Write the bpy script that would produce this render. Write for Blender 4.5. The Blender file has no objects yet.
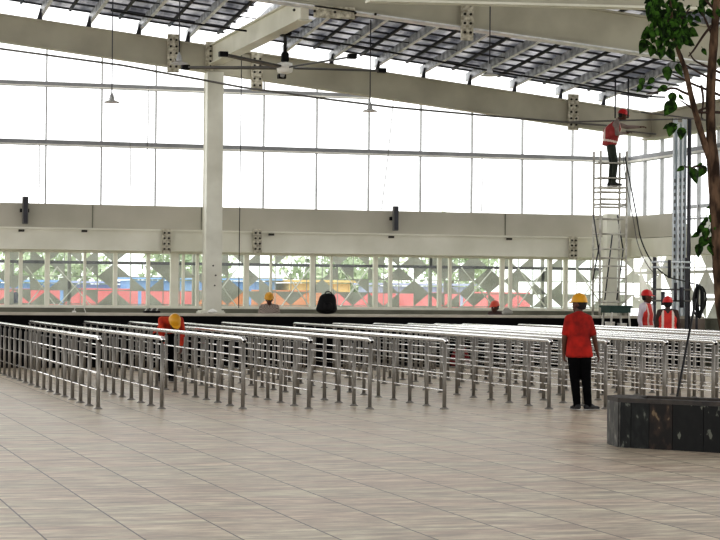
import bpy, bmesh, math, random
from mathutils import Vector, Matrix
random.seed(7)
C = bpy.context.scene.collection
F = 2000.0
A = math.radians(16.7)
SA, CA = math.sin(A), math.cos(A)
EYE = 1.6

# ---------- survey helpers: photo reading -> place in the hall ----------
def hor(px): return 293.5 + .009*(px-360)
def at_d(px, py, d):
    u = (px-360)/F
    return Vector((d*(SA+u*CA), d*(CA-u*SA), EYE+(hor(px)-py)*d/F))
def at(px, py, Y):
    u = (px-360)/F
    return at_d(px, py, Y/(CA-u*SA))
def at_x(px, py, X):
    u = (px-360)/F
    return at_d(px, py, X/(SA+u*CA))
def ground(px, py): return at_d(px, py, EYE*F/(py-hor(px)))

# ---------- materials ----------
def lin(c):
    r = []
    for v in c:
        v = v/255.0
        r.append(v/12.92 if v <= .04045 else ((v+.055)/1.055)**2.4)
    return (r[0], r[1], r[2], 1)
def mat(name, col, rough=.6, metal=0, col2=None, scale=3, stretch=(1,1,1), bump=0, detail=4, lo=.35, hi=.65, spec=.5):
    m = bpy.data.materials.new(name); m.use_nodes = True
    nt = m.node_tree; b = nt.nodes['Principled BSDF']
    b.inputs['Base Color'].default_value = lin(col)
    b.inputs['Roughness'].default_value = rough
    b.inputs['Metallic'].default_value = metal
    b.inputs['Specular IOR Level'].default_value = spec
    if col2 is None: col2 = tuple(max(0, v*.9) for v in col)
    tc = nt.nodes.new('ShaderNodeTexCoord'); mp = nt.nodes.new('ShaderNodeMapping')
    mp.inputs['Scale'].default_value = stretch
    n = nt.nodes.new('ShaderNodeTexNoise'); n.inputs['Scale'].default_value = scale; n.inputs['Detail'].default_value = detail
    r = nt.nodes.new('ShaderNodeValToRGB')
    r.color_ramp.elements[0].position = lo; r.color_ramp.elements[1].position = hi
    r.color_ramp.elements[0].color = lin(col2); r.color_ramp.elements[1].color = lin(col)
    L = nt.links.new
    L(tc.outputs['Object'], mp.inputs['Vector']); L(mp.outputs['Vector'], n.inputs['Vector'])
    L(n.outputs['Fac'], r.inputs['Fac']); L(r.outputs['Color'], b.inputs['Base Color'])
    if bump:
        bp = nt.nodes.new('ShaderNodeBump'); bp.inputs['Strength'].default_value = bump; bp.inputs['Distance'].default_value = .02
        L(n.outputs['Fac'], bp.inputs['Height']); L(bp.outputs['Normal'], b.inputs['Normal'])
    return m
def glass_mat(name, tint, refl=.08):
    m = bpy.data.materials.new(name); m.use_nodes = True
    nt = m.node_tree; nt.nodes.clear()
    o = nt.nodes.new('ShaderNodeOutputMaterial'); mx = nt.nodes.new('ShaderNodeMixShader')
    t = nt.nodes.new('ShaderNodeBsdfTransparent'); g = nt.nodes.new('ShaderNodeBsdfGlossy')
    t.inputs['Color'].default_value = tint; g.inputs['Roughness'].default_value = .03
    fr = nt.nodes.new('ShaderNodeFresnel'); fr.inputs['IOR'].default_value = 1.35
    mx.inputs['Fac'].default_value = refl
    nt.links.new(fr.outputs['Fac'], mx.inputs['Fac'])
    nt.links.new(t.outputs[0], mx.inputs[1]); nt.links.new(g.outputs[0], mx.inputs[2]); nt.links.new(mx.outputs[0], o.inputs['Surface'])
    return m
M = {}
M['beam'] = mat('beige_paint_steel', (186,182,164), .55, col2=(168,163,146), scale=1.2)
M['beam2'] = mat('grey_beige_paint', (184,179,166), .6, col2=(170,166,152), scale=.8)
M['beam_light'] = mat('cream_paint_steel', (228,226,212), .5, col2=(212,210,194), scale=1)
M['column'] = mat('cream_column_paint', (226,225,212), .5, col2=(206,204,190), scale=1.5)
M['plate'] = mat('splice_plate_paint', (214,209,192), .5, col2=(150,143,124), scale=14)
M['bolt'] = mat('dark_bolt_steel', (58,54,48), .5, .5)
M['purlin'] = mat('galvanised_white', (240,240,240), .4, 0, col2=(205,207,210), scale=5)
M['purlin_web'] = mat('grey_galvanised', (196,198,202), .45, .1, col2=(128,131,136), scale=2.5, stretch=(1,2.5,2.5))  # greyer, mottled tone for the purlin webs
M['black_steel'] = mat('black_steel', (34,34,37), .5, .3)
M['deck'] = mat('foil_roof_sheet', (226,226,230), .5, 0, col2=(112,114,122), scale=1.1, stretch=(2.2,.5,1), lo=.4, hi=.62)
def add_translucency(m, f):
    nt = m.node_tree; b = nt.nodes['Principled BSDF']; o = [n for n in nt.nodes if n.type == 'OUTPUT_MATERIAL'][0]
    t = nt.nodes.new('ShaderNodeBsdfTranslucent'); mx = nt.nodes.new('ShaderNodeMixShader'); mx.inputs[0].default_value = f
    src = b.inputs['Base Color'].links[0].from_socket
    nt.links.new(src, t.inputs['Color']); nt.links.new(b.outputs[0], mx.inputs[1]); nt.links.new(t.outputs[0], mx.inputs[2]); nt.links.new(mx.outputs[0], o.inputs['Surface'])
add_translucency(M['deck'], .22)  # added so sky light passes the metal sheets and brightens the hall
M['deck_dark'] = mat('roof_sheet_seam', (70,70,76), .5, .2)
M['mull'] = mat('grey_aluminium_mullion', (182,183,184), .4, .2)
M['transom'] = mat('grey_transom', (142,143,146), .45, .1)
M['frame'] = mat('cream_window_frame', (242,241,228), .5, col2=(232,231,216))
M['glass'] = glass_mat('clear_pane', (.95,.96,.96,1))
M['glass2'] = glass_mat('pale_green_pane', (.9,.95,.92,1))
def add_haze(m, f):  # whitish veil mixed into the pane to imitate haze over the view outside
    nt = m.node_tree; o = [n for n in nt.nodes if n.type == 'OUTPUT_MATERIAL'][0]; src = o.inputs['Surface'].links[0].from_socket
    t = nt.nodes.new('ShaderNodeBsdfTranslucent'); t.inputs['Color'].default_value = (.9,.93,.9,1)
    nz = nt.nodes.new('ShaderNodeTexNoise'); nz.inputs['Scale'].default_value = 1.5
    mr = nt.nodes.new('ShaderNodeMapRange'); mr.inputs[1].default_value = .35; mr.inputs[2].default_value = .65; mr.inputs[3].default_value = f*.6; mr.inputs[4].default_value = f*1.4
    mx = nt.nodes.new('ShaderNodeMixShader'); nt.links.new(nz.outputs['Fac'], mr.inputs[0]); nt.links.new(mr.outputs[0], mx.inputs[0])
    nt.links.new(src, mx.inputs[1]); nt.links.new(t.outputs[0], mx.inputs[2]); nt.links.new(mx.outputs[0], o.inputs['Surface'])
add_haze(M['glass2'], .1)
M['steel'] = mat('brushed_stainless', (244,243,240), .2, .85, col2=(240,239,236), scale=2)
M['steel_post'] = mat('satin_stainless_post', (142,138,131), .42, .4, col2=(130,126,119), scale=2)
M['hole'] = mat('dark_tube_mouth', (10,10,10), .9)
M['granite'] = mat('black_polished_granite', (5,5,7), .5, col2=(3,3,4), scale=20, spec=.1)
M['ledge'] = mat('pale_stone_coping', (196,190,176), .55, col2=(178,172,158), scale=3)
M['brown_wall'] = mat('brown_cement_board', (138,126,116), .75, col2=(118,106,97), scale=3)
M['plinth'] = mat('grey_green_render', (122,122,108), .8, col2=(104,104,92), scale=2)
M['screen'] = mat('grey_screen_metal', (184,184,174), .5, 0, col2=(160,160,150), scale=2)
M['screen_side'] = mat('pale_screen_metal', (226,225,218), .5, 0, col2=(200,200,192), scale=2)
M['white'] = mat('white_plastic', (235,233,226), .5)
M['black_plastic'] = mat('black_plastic', (14,14,16), .6, spec=.2)
M['grey_dark'] = mat('charcoal_metal', (62,62,68), .45, .3)
M['cable'] = mat('black_cable', (16,16,18), .6)
M['wire'] = mat('grey_wire', (110,108,104), .6)
M['fan'] = mat('fan_blade_alu', (84,82,78), .4, .3)
M['lampgrey'] = mat('lamp_alu', (190,188,182), .4, .2)
M['soil'] = mat('soil', (70,56,42), .9)
M['trunk'] = mat('tree_bark', (104,84,68), .9, col2=(48,37,30), scale=11, stretch=(1,1,.35), bump=.8, lo=.4, hi=.62, spec=.15)
M['twig'] = mat('dark_twig_bark', (62,46,38), .85)
M['leaf'] = mat('dark_green_leaf', (58,92,30), .6, col2=(18,34,10), scale=16, spec=.1, lo=.42, hi=.6)
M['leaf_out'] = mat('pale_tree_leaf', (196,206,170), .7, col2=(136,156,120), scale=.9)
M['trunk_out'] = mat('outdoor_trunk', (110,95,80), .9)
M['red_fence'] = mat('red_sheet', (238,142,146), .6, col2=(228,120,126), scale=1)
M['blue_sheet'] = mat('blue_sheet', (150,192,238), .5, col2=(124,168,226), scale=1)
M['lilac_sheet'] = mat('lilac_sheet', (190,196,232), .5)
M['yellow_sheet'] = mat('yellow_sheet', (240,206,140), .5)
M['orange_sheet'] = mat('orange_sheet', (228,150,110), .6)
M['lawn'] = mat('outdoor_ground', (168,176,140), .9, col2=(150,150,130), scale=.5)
M['scaf'] = mat('scaffold_aluminium', (216,213,204), .45, .1, col2=(168,164,154), scale=6)
M['green_paint'] = mat('dark_green_tabletop', (26,66,56), .5, col2=(18,50,42))
M['galv'] = mat('galvanised_channel', (232,236,240), .35, 0, col2=(186,194,200), scale=5, stretch=(1,1,.3))
M['cardboard'] = mat('grey_bag_cloth', (160,158,150), .9)
M['red_cloth'] = mat('dark_red_cloth', (120,28,30), .8)
# people
M['skin'] = mat('brown_skin', (92,58,42), .55, col2=(76,46,34), scale=12)
M['hair'] = mat('black_hair', (18,15,14), .7)
M['eye'] = mat('eye_white', (225,220,210), .3)
M['lip'] = mat('lip', (96,48,42), .5)
M['red_shirt'] = mat('red_polo_cloth', (172,32,18), .9, col2=(120,18,10), scale=7, bump=.4)
M['black_cloth'] = mat('black_trouser_cloth', (12,12,14), .9, col2=(6,6,8), scale=7, bump=.3, spec=.1)
M['olive_cloth'] = mat('dark_green_trouser_cloth', (52,58,48), .85, col2=(36,42,34), scale=7)
M['grey_cloth'] = mat('grey_shirt_cloth', (150,134,128), .85, col2=(126,112,106), scale=8)
M['white_cloth'] = mat('pale_lilac_shirt_cloth', (206,198,206), .85, col2=(180,170,180), scale=8)
M['brown_cloth'] = mat('dark_brown_shirt_cloth', (66,50,46), .85)
M['vest'] = mat('red_orange_vest', (214,62,52), .7, col2=(190,46,40), scale=8)
M['vest_dark'] = mat('faded_red_vest', (172,70,70), .8, col2=(140,48,48), scale=8)
M['reflect'] = mat('reflective_tape', (226,206,196), .4)
M['orange_cloth'] = mat('orange_red_shirt_cloth', (206,70,32), .85, col2=(160,40,24), scale=8)
M['yellow_hat'] = mat('yellow_helmet_shell', (212,154,26), .4)
M['red_hat'] = mat('red_helmet_shell', (208,44,44), .35)
M['orange_hat'] = mat('orange_red_helmet_shell', (214,84,62), .4)
M['shoe'] = mat('black_shoe', (20,20,22), .6)
M['sole'] = mat('white_sole', (190,186,180), .6)
def check_mat():
    m = mat('checked_shirt_cloth', (176,160,150), .85)
    nt = m.node_tree; b = nt.nodes['Principled BSDF']
    ck = nt.nodes.new('ShaderNodeTexChecker'); ck.inputs['Scale'].default_value = 34
    ck.inputs['Color1'].default_value = lin((176,162,152)); ck.inputs['Color2'].default_value = lin((104,92,84))
    tc = nt.nodes.new('ShaderNodeTexCoord')
    nt.links.new(tc.outputs['Object'], ck.inputs['Vector']); nt.links.new(ck.outputs['Color'], b.inputs['Base Color'])
    return m
M['check'] = check_mat()
def floor_mat():
    m = bpy.data.materials.new('beige_stone_tiles'); m.use_nodes = True
    nt = m.node_tree; b = nt.nodes['Principled BSDF']; L = nt.links.new
    geo = nt.nodes.new('ShaderNodeNewGeometry'); sep = nt.nodes.new('ShaderNodeSeparateXYZ'); L(geo.outputs['Position'], sep.inputs[0])
    def math_(op, a, bb=None, c=None):
        n = nt.nodes.new('ShaderNodeMath'); n.operation = op
        for i, v in enumerate((a, bb, c)):
            if v is None: continue
            if isinstance(v, (int, float)): n.inputs[i].default_value = v
            else: L(v, n.inputs[i])
        return n.outputs[0]
    tx = math_('DIVIDE', math_('ADD', sep.outputs['X'], 20-2.40+.617*10), .617)
    ty = math_('DIVIDE', math_('ADD', sep.outputs['Y'], 0.1), .617)
    def joint(t, w):
        f = math_('FRACT', t)
        dd = math_('MINIMUM', f, math_('SUBTRACT', 1.0, f))
        return math_('LESS_THAN', dd, w)
    # offset so a joint passes x = 2.40
    f0 = (20-2.40+.617*10)/.617
    tx = math_('DIVIDE', math_('SUBTRACT', sep.outputs['X'], 2.40), .617)
    jx = joint(math_('ADD', tx, 100.0), .011); jy = joint(math_('ADD', ty, 100.0), .008)
    # tile tone
    fx = math_('FLOOR', math_('ADD', tx, 100.0)); fy = math_('FLOOR', math_('ADD', ty, 100.0))
    cmb = nt.nodes.new('ShaderNodeCombineXYZ'); L(fx, cmb.inputs[0]); L(fy, cmb.inputs[1])
    wn = nt.nodes.new('ShaderNodeTexWhiteNoise'); L(cmb.outputs[0], wn.inputs['Vector'])
    mp = nt.nodes.new('ShaderNodeMapping'); mp.inputs['Scale'].default_value = (1.0, 4.2, 1); mp.inputs['Rotation'].default_value = (0,0,.12)
    L(geo.outputs['Position'], mp.inputs['Vector'])
    addv = nt.nodes.new('ShaderNodeVectorMath'); addv.operation = 'ADD'; L(mp.outputs[0], addv.inputs[0])
    sc = nt.nodes.new('ShaderNodeVectorMath'); sc.operation = 'SCALE'; L(wn.outputs['Color'], sc.inputs[0]); sc.inputs['Scale'].default_value = 1.2
    L(sc.outputs[0], addv.inputs[1])
    n1 = nt.nodes.new('ShaderNodeTexNoise'); n1.inputs['Scale'].default_value = 1.9; n1.inputs['Detail'].default_value = 9; n1.inputs['Roughness'].default_value = .74
    L(addv.outputs[0], n1.inputs['Vector'])
    r = nt.nodes.new('ShaderNodeValToRGB'); e = r.color_ramp.elements
    e[0].position = .3; e[0].color = lin((132,120,108)); e[1].position = .7; e[1].color = lin((250,243,230))
    k = r.color_ramp.elements.new(.47); k.color = lin((188,175,161)); k2 = r.color_ramp.elements.new(.56); k2.color = lin((214,205,189))
    L(n1.outputs['Fac'], r.inputs['Fac'])
    n2 = nt.nodes.new('ShaderNodeTexNoise'); n2.inputs['Scale'].default_value = .5; n2.inputs['Detail'].default_value = 3; L(mp.outputs[0], n2.inputs['Vector'])
    mx = nt.nodes.new('ShaderNodeMix'); mx.data_type = 'RGBA'; mx.blend_type = 'MULTIPLY'
    r2 = nt.nodes.new('ShaderNodeValToRGB'); r2.color_ramp.elements[0].position = .4; r2.color_ramp.elements[1].position = .6
    r2.color_ramp.elements[0].color = (1.0,.92,.86,1); r2.color_ramp.elements[1].color = (1.0,1.0,.92,1)
    L(n2.outputs['Fac'], r2.inputs['Fac']); mx.inputs[0].default_value = 1
    L(r.outputs['Color'], mx.inputs[6]); L(r2.outputs['Color'], mx.inputs[7])
    g = nt.nodes.new('ShaderNodeMix'); g.data_type = 'RGBA'; g.inputs[7].default_value = lin((70,60,50))
    fac = math_('MAXIMUM', math_('MULTIPLY', jx, .95), math_('MULTIPLY', jy, .45)); L(fac, g.inputs[0]); L(mx.outputs[2], g.inputs[6])
    L(g.outputs[2], b.inputs['Base Color'])
    b.inputs['Roughness'].default_value = .42; b.inputs['Specular IOR Level'].default_value = .45
    rr = nt.nodes.new('ShaderNodeMapRange'); rr.inputs[3].default_value = .26; rr.inputs[4].default_value = .5
    L(n1.outputs['Fac'], rr.inputs[0]); L(rr.outputs[0], b.inputs['Roughness'])
    return m
M['floor'] = floor_mat()
def marble(name, c1, c2, c3):
    m = mat(name, c1, .5, spec=.25, col2=c2, scale=9, stretch=(1.3,1.3,.8), detail=10, lo=.45, hi=.66)
    r = [n for n in m.node_tree.nodes if n.type == 'VALTORGB'][0]
    k = r.color_ramp.elements.new(.62); k.color = lin(c2); r.color_ramp.elements[2].color = lin(c3)
    r.color_ramp.elements[0].color = lin(c1)
    return m
M['marble_dark'] = marble('dark_stained_marble', (4,5,4), (14,15,13), (96,98,88))
M['marble_green'] = marble('grey_green_marble', (10,12,11), (30,33,30), (92,94,86))
M['marble_brown'] = marble('brown_stained_marble', (20,15,12), (52,40,32), (110,94,72))
M['marble_grey'] = marble('grey_end_marble', (60,60,58), (92,92,88), (124,122,116))
M['rim'] = mat('brown_stone_rim', (62,54,46), .6, col2=(30,26,24), scale=6)

# ---------- mesh builder ----------
class MB:
    def __init__(s): s.bm = bmesh.new()
    def box(s, c, size, rot=None, bevel=0):
        r = bmesh.ops.create_cube(s.bm, size=1)['verts']
        mt = Matrix.Translation(c) @ (rot.to_4x4() if rot else Matrix.Identity(4)) @ Matrix.Diagonal((*size, 1))
        bmesh.ops.transform(s.bm, matrix=mt, verts=r)
        if bevel:
            es = {e for v in r for e in v.link_edges}
            bmesh.ops.bevel(s.bm, geom=list(es), offset=bevel, segments=2, affect='EDGES')
        return s
    def bb(s, x0, x1, y0, y1, z0, z1, bevel=0):
        return s.box(Vector(((x0+x1)/2, (y0+y1)/2, (z0+z1)/2)), (abs(x1-x0), abs(y1-y0), abs(z1-z0)), bevel=bevel)
    def bar(s, p0, p1, w, h, up=Vector((0,0,1))):
        p0, p1 = Vector(p0), Vector(p1); d = (p1-p0); L = d.length; d.normalize()
        if abs(d.dot(up)) > .98: up = Vector((0,1,0))
        x = d.cross(up).normalized(); z = x.cross(d).normalized()
        m3 = Matrix((x, d, z)).transposed()
        return s.box((p0+p1)/2, (w, L, h), m3)
    def tube(s, pts, r, seg=8, cap=True):
        pts = [Vector(p) for p in pts]; n = len(pts)
        rs = r if isinstance(r, (list, tuple)) else [r]*n
        rings = []; prev = None
        for i, p in enumerate(pts):
            t = (pts[min(i+1, n-1)]-pts[max(i-1, 0)]).normalized()
            if prev is None:
                up = Vector((0,0,1)) if abs(t.z) < .9 else Vector((1,0,0))
                x = t.cross(up).normalized()
            else:
                x = (prev - t*prev.dot(t)).normalized()
            prev = x; y = t.cross(x)
            rings.append([s.bm.verts.new(p + (x*math.cos(2*math.pi*k/seg)+y*math.sin(2*math.pi*k/seg))*rs[i]) for k in range(seg)])
        for a, b in zip(rings, rings[1:]):
            for k in range(seg):
                f = s.bm.faces.new((a[k], a[(k+1)%seg], b[(k+1)%seg], b[k])); f.smooth = True
        if cap:
            s.bm.faces.new(list(reversed(rings[0]))); s.bm.faces.new(rings[-1])
        return s
    def lathe(s, c, prof, seg=20):
        rings = []
        for r, z in prof:
            rings.append([s.bm.verts.new(Vector(c)+Vector((r*math.cos(2*math.pi*k/seg), r*math.sin(2*math.pi*k/seg), z))) for k in range(seg)])
        for a, b in zip(rings, rings[1:]):
            for k in range(seg):
                f = s.bm.faces.new((a[k], a[(k+1)%seg], b[(k+1)%seg], b[k])); f.smooth = True
        s.bm.faces.new(list(reversed(rings[0]))); s.bm.faces.new(rings[-1])
        return s
    def hull(s, *balls):
        t = bmesh.new()
        for c, r in balls:
            if not isinstance(r, (tuple, list)): r = (r, r, r)
            v = bmesh.ops.create_icosphere(t, subdivisions=2, radius=1)['verts']
            bmesh.ops.transform(t, matrix=Matrix.Translation(c) @ Matrix.Diagonal((*r, 1)), verts=v)
        vs = [v.co.copy() for v in t.verts]; t.free()
        vv = [s.bm.verts.new(c) for c in vs]
        g = bmesh.ops.convex_hull(s.bm, input=vv)
        bad = {v for v in g['geom_interior'] if isinstance(v, bmesh.types.BMVert)} | {v for v in g['geom_unused'] if isinstance(v, bmesh.types.BMVert)}
        if bad: bmesh.ops.delete(s.bm, geom=list(bad), context='VERTS')
        return s
    def quad(s, *ps):
        s.bm.faces.new([s.bm.verts.new(Vector(p)) for p in ps]); return s
    def xf(s, m): bmesh.ops.transform(s.bm, matrix=m, verts=s.bm.verts); return s
    def build(s, name, m, parent=None, local=False, smooth=False, remesh=0):
        if parent is not None and not local:
            bmesh.ops.translate(s.bm, vec=-parent_loc(parent), verts=s.bm.verts)
        bmesh.ops.recalc_face_normals(s.bm, faces=s.bm.faces)
        me = bpy.data.meshes.new(name); s.bm.to_mesh(me); s.bm.free()
        for x in (m if isinstance(m, (list, tuple)) else [m]): me.materials.append(x)
        o = bpy.data.objects.new(name, me); C.objects.link(o)
        if remesh:
            md = o.modifiers.new('r', 'REMESH'); md.mode = 'VOXEL'; md.voxel_size = remesh; md.use_smooth_shade = True
            sm = o.modifiers.new('s', 'SMOOTH'); sm.factor = .5; sm.iterations = 4
            dg = bpy.context.evaluated_depsgraph_get()
            nm = bpy.data.meshes.new_from_object(o.evaluated_get(dg))
            o.modifiers.clear(); o.data = nm; nm.name = name
            if not nm.materials:
                for x in (m if isinstance(m, (list, tuple)) else [m]): nm.materials.append(x)
            smooth = True
        if smooth:
            for p in o.data.polygons: p.use_smooth = True
        if parent is not None: o.parent = parent
        return o
def parent_loc(p):
    v = Vector((0,0,0))
    while p is not None: v += p.location; p = p.parent
    return v
def tag(o, label=None, cat=None, group=None, kind=None):
    if label: o['label'] = label
    if cat: o['category'] = cat
    if group: o['group'] = group
    if kind: o['kind'] = kind
    return o
def empty(name, loc, label=None, cat=None, group=None, kind=None, rz=0):
    o = bpy.data.objects.new(name, None); C.objects.link(o); o.location = loc; o.rotation_euler = (0,0,rz)
    o.empty_display_size = .2
    return tag(o, label, cat, group, kind)
def copy_tree(o, parent=None):
    c = o.copy(); C.objects.link(c)
    if parent is not None: c.parent = parent
    for ch in list(o.children): copy_tree(ch, c)
    return c
ORD = ['first','second','third','fourth','fifth','sixth','seventh','eighth','ninth','tenth','eleventh','twelfth','thirteenth','fourteenth','fifteenth','sixteenth']

YA, YG, YP, XS = 44.5, 46.0, 41.6, 20.8
X0 = -3.0
XR = -14.0
def zA(x): return 7.69-.1045*(x-5.07)
G_RISE = .085
def z_purlin(x, y): return zA(x) + (YA-max(y, 24))*G_RISE      # datum = top of rafter, rising towards the viewer

# ---------- floor and ground ----------
tag(MB().bb(-14, XS+.25, -6, YG+.2, -.1, 0).build('floor', M['floor']), 'beige stone tiled floor of the hall', 'floor', kind='structure')
tag(MB().bb(-60, 90, YG+.2, 130, -.1, -.005).build('ground', M['lawn']), 'pale ground outside behind the glazing', 'ground', kind='structure')
tag(MB().bb(XS+.25, 60, -6, YG+.2, -.1, -.005).build('ground', M['lawn']), 'pale ground outside the side wall', 'ground', kind='structure')

# ---------- roof ----------
mb = MB()
def deck_pt(x, y, dz=.36): return Vector((x, y, z_purlin(x, y)+dz))
YD0, YD1 = -8.0, 44.55
OPEN = (at(213,60,YA).x+.2, at(238,60,YA).x+.65)   # roof bay still without sheets, right of the cross beam
ys = []
y = YD1
while y > YD0: ys.append(y); y -= .28
for i in range(len(ys)-1):
    ya, yb = ys[i], ys[i+1]
    k = i % 3
    a, b = (.36, .36) if k else (.40, .36)
    for xa, xb_ in ((XR, OPEN[0]), OPEN, (OPEN[1], XS-.2)):
        if xa == OPEN[0] and yb > 37.4: continue
        mb.quad(deck_pt(xa, ya, a), deck_pt(xb_, ya, a), deck_pt(xb_, yb, b), deck_pt(xa, yb, b))
        if k == 0:
            mb.quad(deck_pt(xa, ya, .36), deck_pt(xb_, ya, .36), deck_pt(xb_, ya, .40), deck_pt(xa, ya, .40))
nf = len(mb.bm.faces)
for i in range(0, len(ys), 2):
    yc = ys[i]-.1
    if yc > 37.4:
        mb.bar(deck_pt(XR, yc, .33), deck_pt(OPEN[0], yc, .335), .07, .035); mb.bar(deck_pt(OPEN[1], yc, .33), deck_pt(XS-.2, yc, .335), .07, .035)
    else: mb.bar(deck_pt(XR, yc, .33), deck_pt(XS-.2, yc, .335), .07, .035)
mb.bm.faces.ensure_lookup_table()
for i in range(nf, len(mb.bm.faces)): mb.bm.faces[i].material_index = 1
tag(mb.build('ceiling', [M['deck'], M['deck_dark']]), 'ribbed metal roof sheeting with dark battens', 'ceiling', kind='structure')

pp = [-60, -10, 39, 88, 138, 187, 236, 284, 331, 377, 423, 469, 514, 560, 603]
xs_p = [at(p, 60, YA).x for p in pp]
for i, x in enumerate(xs_p):
    e = empty('roof_purlin', (x, YA, z_purlin(x, YA)), 'white galvanised roof purlin running to the far rafter, %s from the left' % ORD[i], 'roof purlin', 'white roof purlins')
    m = MB(); y0, y1 = YA+.35, 30.0
    P = lambda yy, dz, dx=0: Vector((x+dx, yy, z_purlin(x, yy)+dz))
    m.bar(P(y0,.25), P(y1,.25), .02, .17); m.bar(P(y0,.34,.04), P(y1,.34,.04), .09, .016)
    m.bar(P(YA,.0), P(YA,.25), .03, .06)
    m.build('channel', M['purlin_web'], e)
    MB().bar(P(y0,.165,.03), P(y1,.165,.03), .08, .02).build('flange', M['purlin'], e)
    c = MB()   # triangular cleat on the rafter
    for s in (-.02, .02):
        pass
    z0 = z_purlin(x, YA)
    v = [(x-.12, z0), (x-.02, z0), (x-.02, z0+.24), (x-.05, z0+.24)]
    for yy in (YA-.12,):
        f = [c.bm.verts.new((a, yy, b)) for a, b in v]; g = [c.bm.verts.new((a, yy+.05, b)) for a, b in v]
        c.bm.faces.new(f); c.bm.faces.new(g)
        for k in range(4): c.bm.faces.new((f[k], f[(k+1)%4], g[(k+1)%4], g[k]))
    c.build('cleat', M['grey_dark'], e)
for i in range(len(xs_p)-1):
    x = (xs_p[i]+xs_p[i+1])/2 + .05
    m = MB(); m.bar(Vector((x, 44.3, z_purlin(x,44.3)+.27)), Vector((x, 30, z_purlin(x,30)+.27)), .05, .06)  # black strip midway between neighbouring white purlins
    tag(m.build('roof_strip', M['black_steel']), 'black strip under the roof sheets between two white purlins, %s from the left' % ORD[i], 'roof joist', 'black roof strips')
# sag rods
for i, yy in enumerate((42.2, 40.2)):
    m = MB(); m.tube([Vector((X0+1, yy, z_purlin(X0+1,yy)+.2)), Vector((XS-.5, yy, z_purlin(XS-.5,yy)+.2))], .012, 6)
    tag(m.build('sag_rod', M['black_steel']), ['thin black tie rod through the purlins nearest the far rafter','thin black tie rod through the purlins nearer the viewer'][i], 'tie rod')

# rafters
def plate_with_bolts(name, c, w, h, parent, nx=2, nz=4, m=None):
    pm = MB().box(c, (w, .06, h)).build(name, m or M['plate'], parent)
    for i in range(nx):
        for j in range(nz):
            b = MB(); cx = c.x + (i-(nx-1)/2)*w*.5; cz = c.z+(j-(nz-1)/2)*h*.22*(4/nz if nz>4 else 1)
            b.tube([(cx, c.y-.03, cz), (cx, c.y-.06, cz)], .026, 6)
            b.build('bolt', M['bolt'], pm)
def ibeam_x(x0, x1, y, ztop, depth, w, tf, name, m, parent):
    mb = MB()
    z0, z1 = ztop(x0), ztop(x1)
    mb.bar((x0, y, z0-depth/2), (x1, y, z1-depth/2), w*.55, depth-.02)
    mb.bar((x0, y, z0-tf/2), (x1, y, z1-tf/2), w, tf)
    mb.bar((x0, y, z0-depth+tf/2), (x1, y, z1-depth+tf/2), w, tf)
    return mb.build(name, m, parent)
ra = empty('roof_beam', (5, YA, 7), 'long beige roof beam sloping down to the right along the glazed wall', 'roof beam')
ibeam_x(X0, XS, YA, zA, .62, .24, .04, 'girder', M['beam'], ra)
for px, py in ((171, 53), (255, 72), (572, 112)):
    p = at(px, py, YA-.16); plate_with_bolts('splice_plate', p, .26, .86, ra, 2, 5)
p = at(208, 56, YA-.17); plate_with_bolts('end_plate', p, .2, .66, ra, 1, 5)
zB = lambda x: 6.73-.088*(x-13.38)+.74
rb = empty('roof_beam', (12, 36.5, 7), 'deep beige roof beam nearest the viewer, sloping down at upper right', 'roof beam')
ibeam_x(8.0, XS+.1, 36.5, zB, .74, .3, .04, 'girder', M['beam'], rb)
MB().bar((8.0,36.5,zB(8.0)-.755), (XS+.1,36.5,zB(XS+.1)-.755), .36, .03).build('flange', M['purlin'], rb)  # thin white strip paints the bright lower edge of this beam
p = at(465, 14, 36.3); plate_with_bolts('splice_plate', p, .24, 1.0, rb, 2, 5)
p = at(332, 12, 36.35); plate_with_bolts('stub_plate', p, .8, .22, rb, 5, 1)
rc = empty('roof_beam', (14, 30.5, 6.3), 'level beige tie beam crossing the top edge of the view at right', 'roof beam')
q0 = at(395, 2, 30.5); q1 = at(735, 9, 30.5)
mb = MB(); mb.bar(q0+Vector((-.5,0,.3)), q1+Vector((.5,0,.3)), .14, .6); mb.build('web', M['beam'], rc)
mb = MB(); mb.bar(q0+Vector((-.5,0,0)), q1+Vector((.5,0,0)), .26, .04); mb.build('flange', M['beam_light'], rc)
xc = at(212.0, 60, YA).x
rg = empty('roof_beam', (xc, 40, 7), 'short beige cross beam running from the tall column towards the viewer', 'roof beam')
mb = MB(); mb.bar((xc, YA-.15, 6.985), (xc, 36.6, 6.985), .16, .4); mb.bar((xc, YA-.15, 7.2), (xc, 36.6, 7.2), .3, .03); mb.bar((xc, YA-.15, 6.78), (xc, 36.6, 6.78), .3, .03)
mb.build('girder', M['beam_light'], rg)
rs = empty('roof_beam', (XS, 40, 6), 'pale eaves beam along the side wall above the scaffold worker', 'roof beam')
zs = zA(XS)
mb = MB(); mb.bb(XS-.12, XS+.08, 24, YA+.3, zs-.6, zs-.02); mb.bb(XS-.2, XS+.15, 24, YA+.3, zs-.04, zs); mb.bb(XS-.2, XS+.15, 24, YA+.3, zs-.64, zs-.6)
mb.build('girder', M['beam'], rs)

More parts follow.
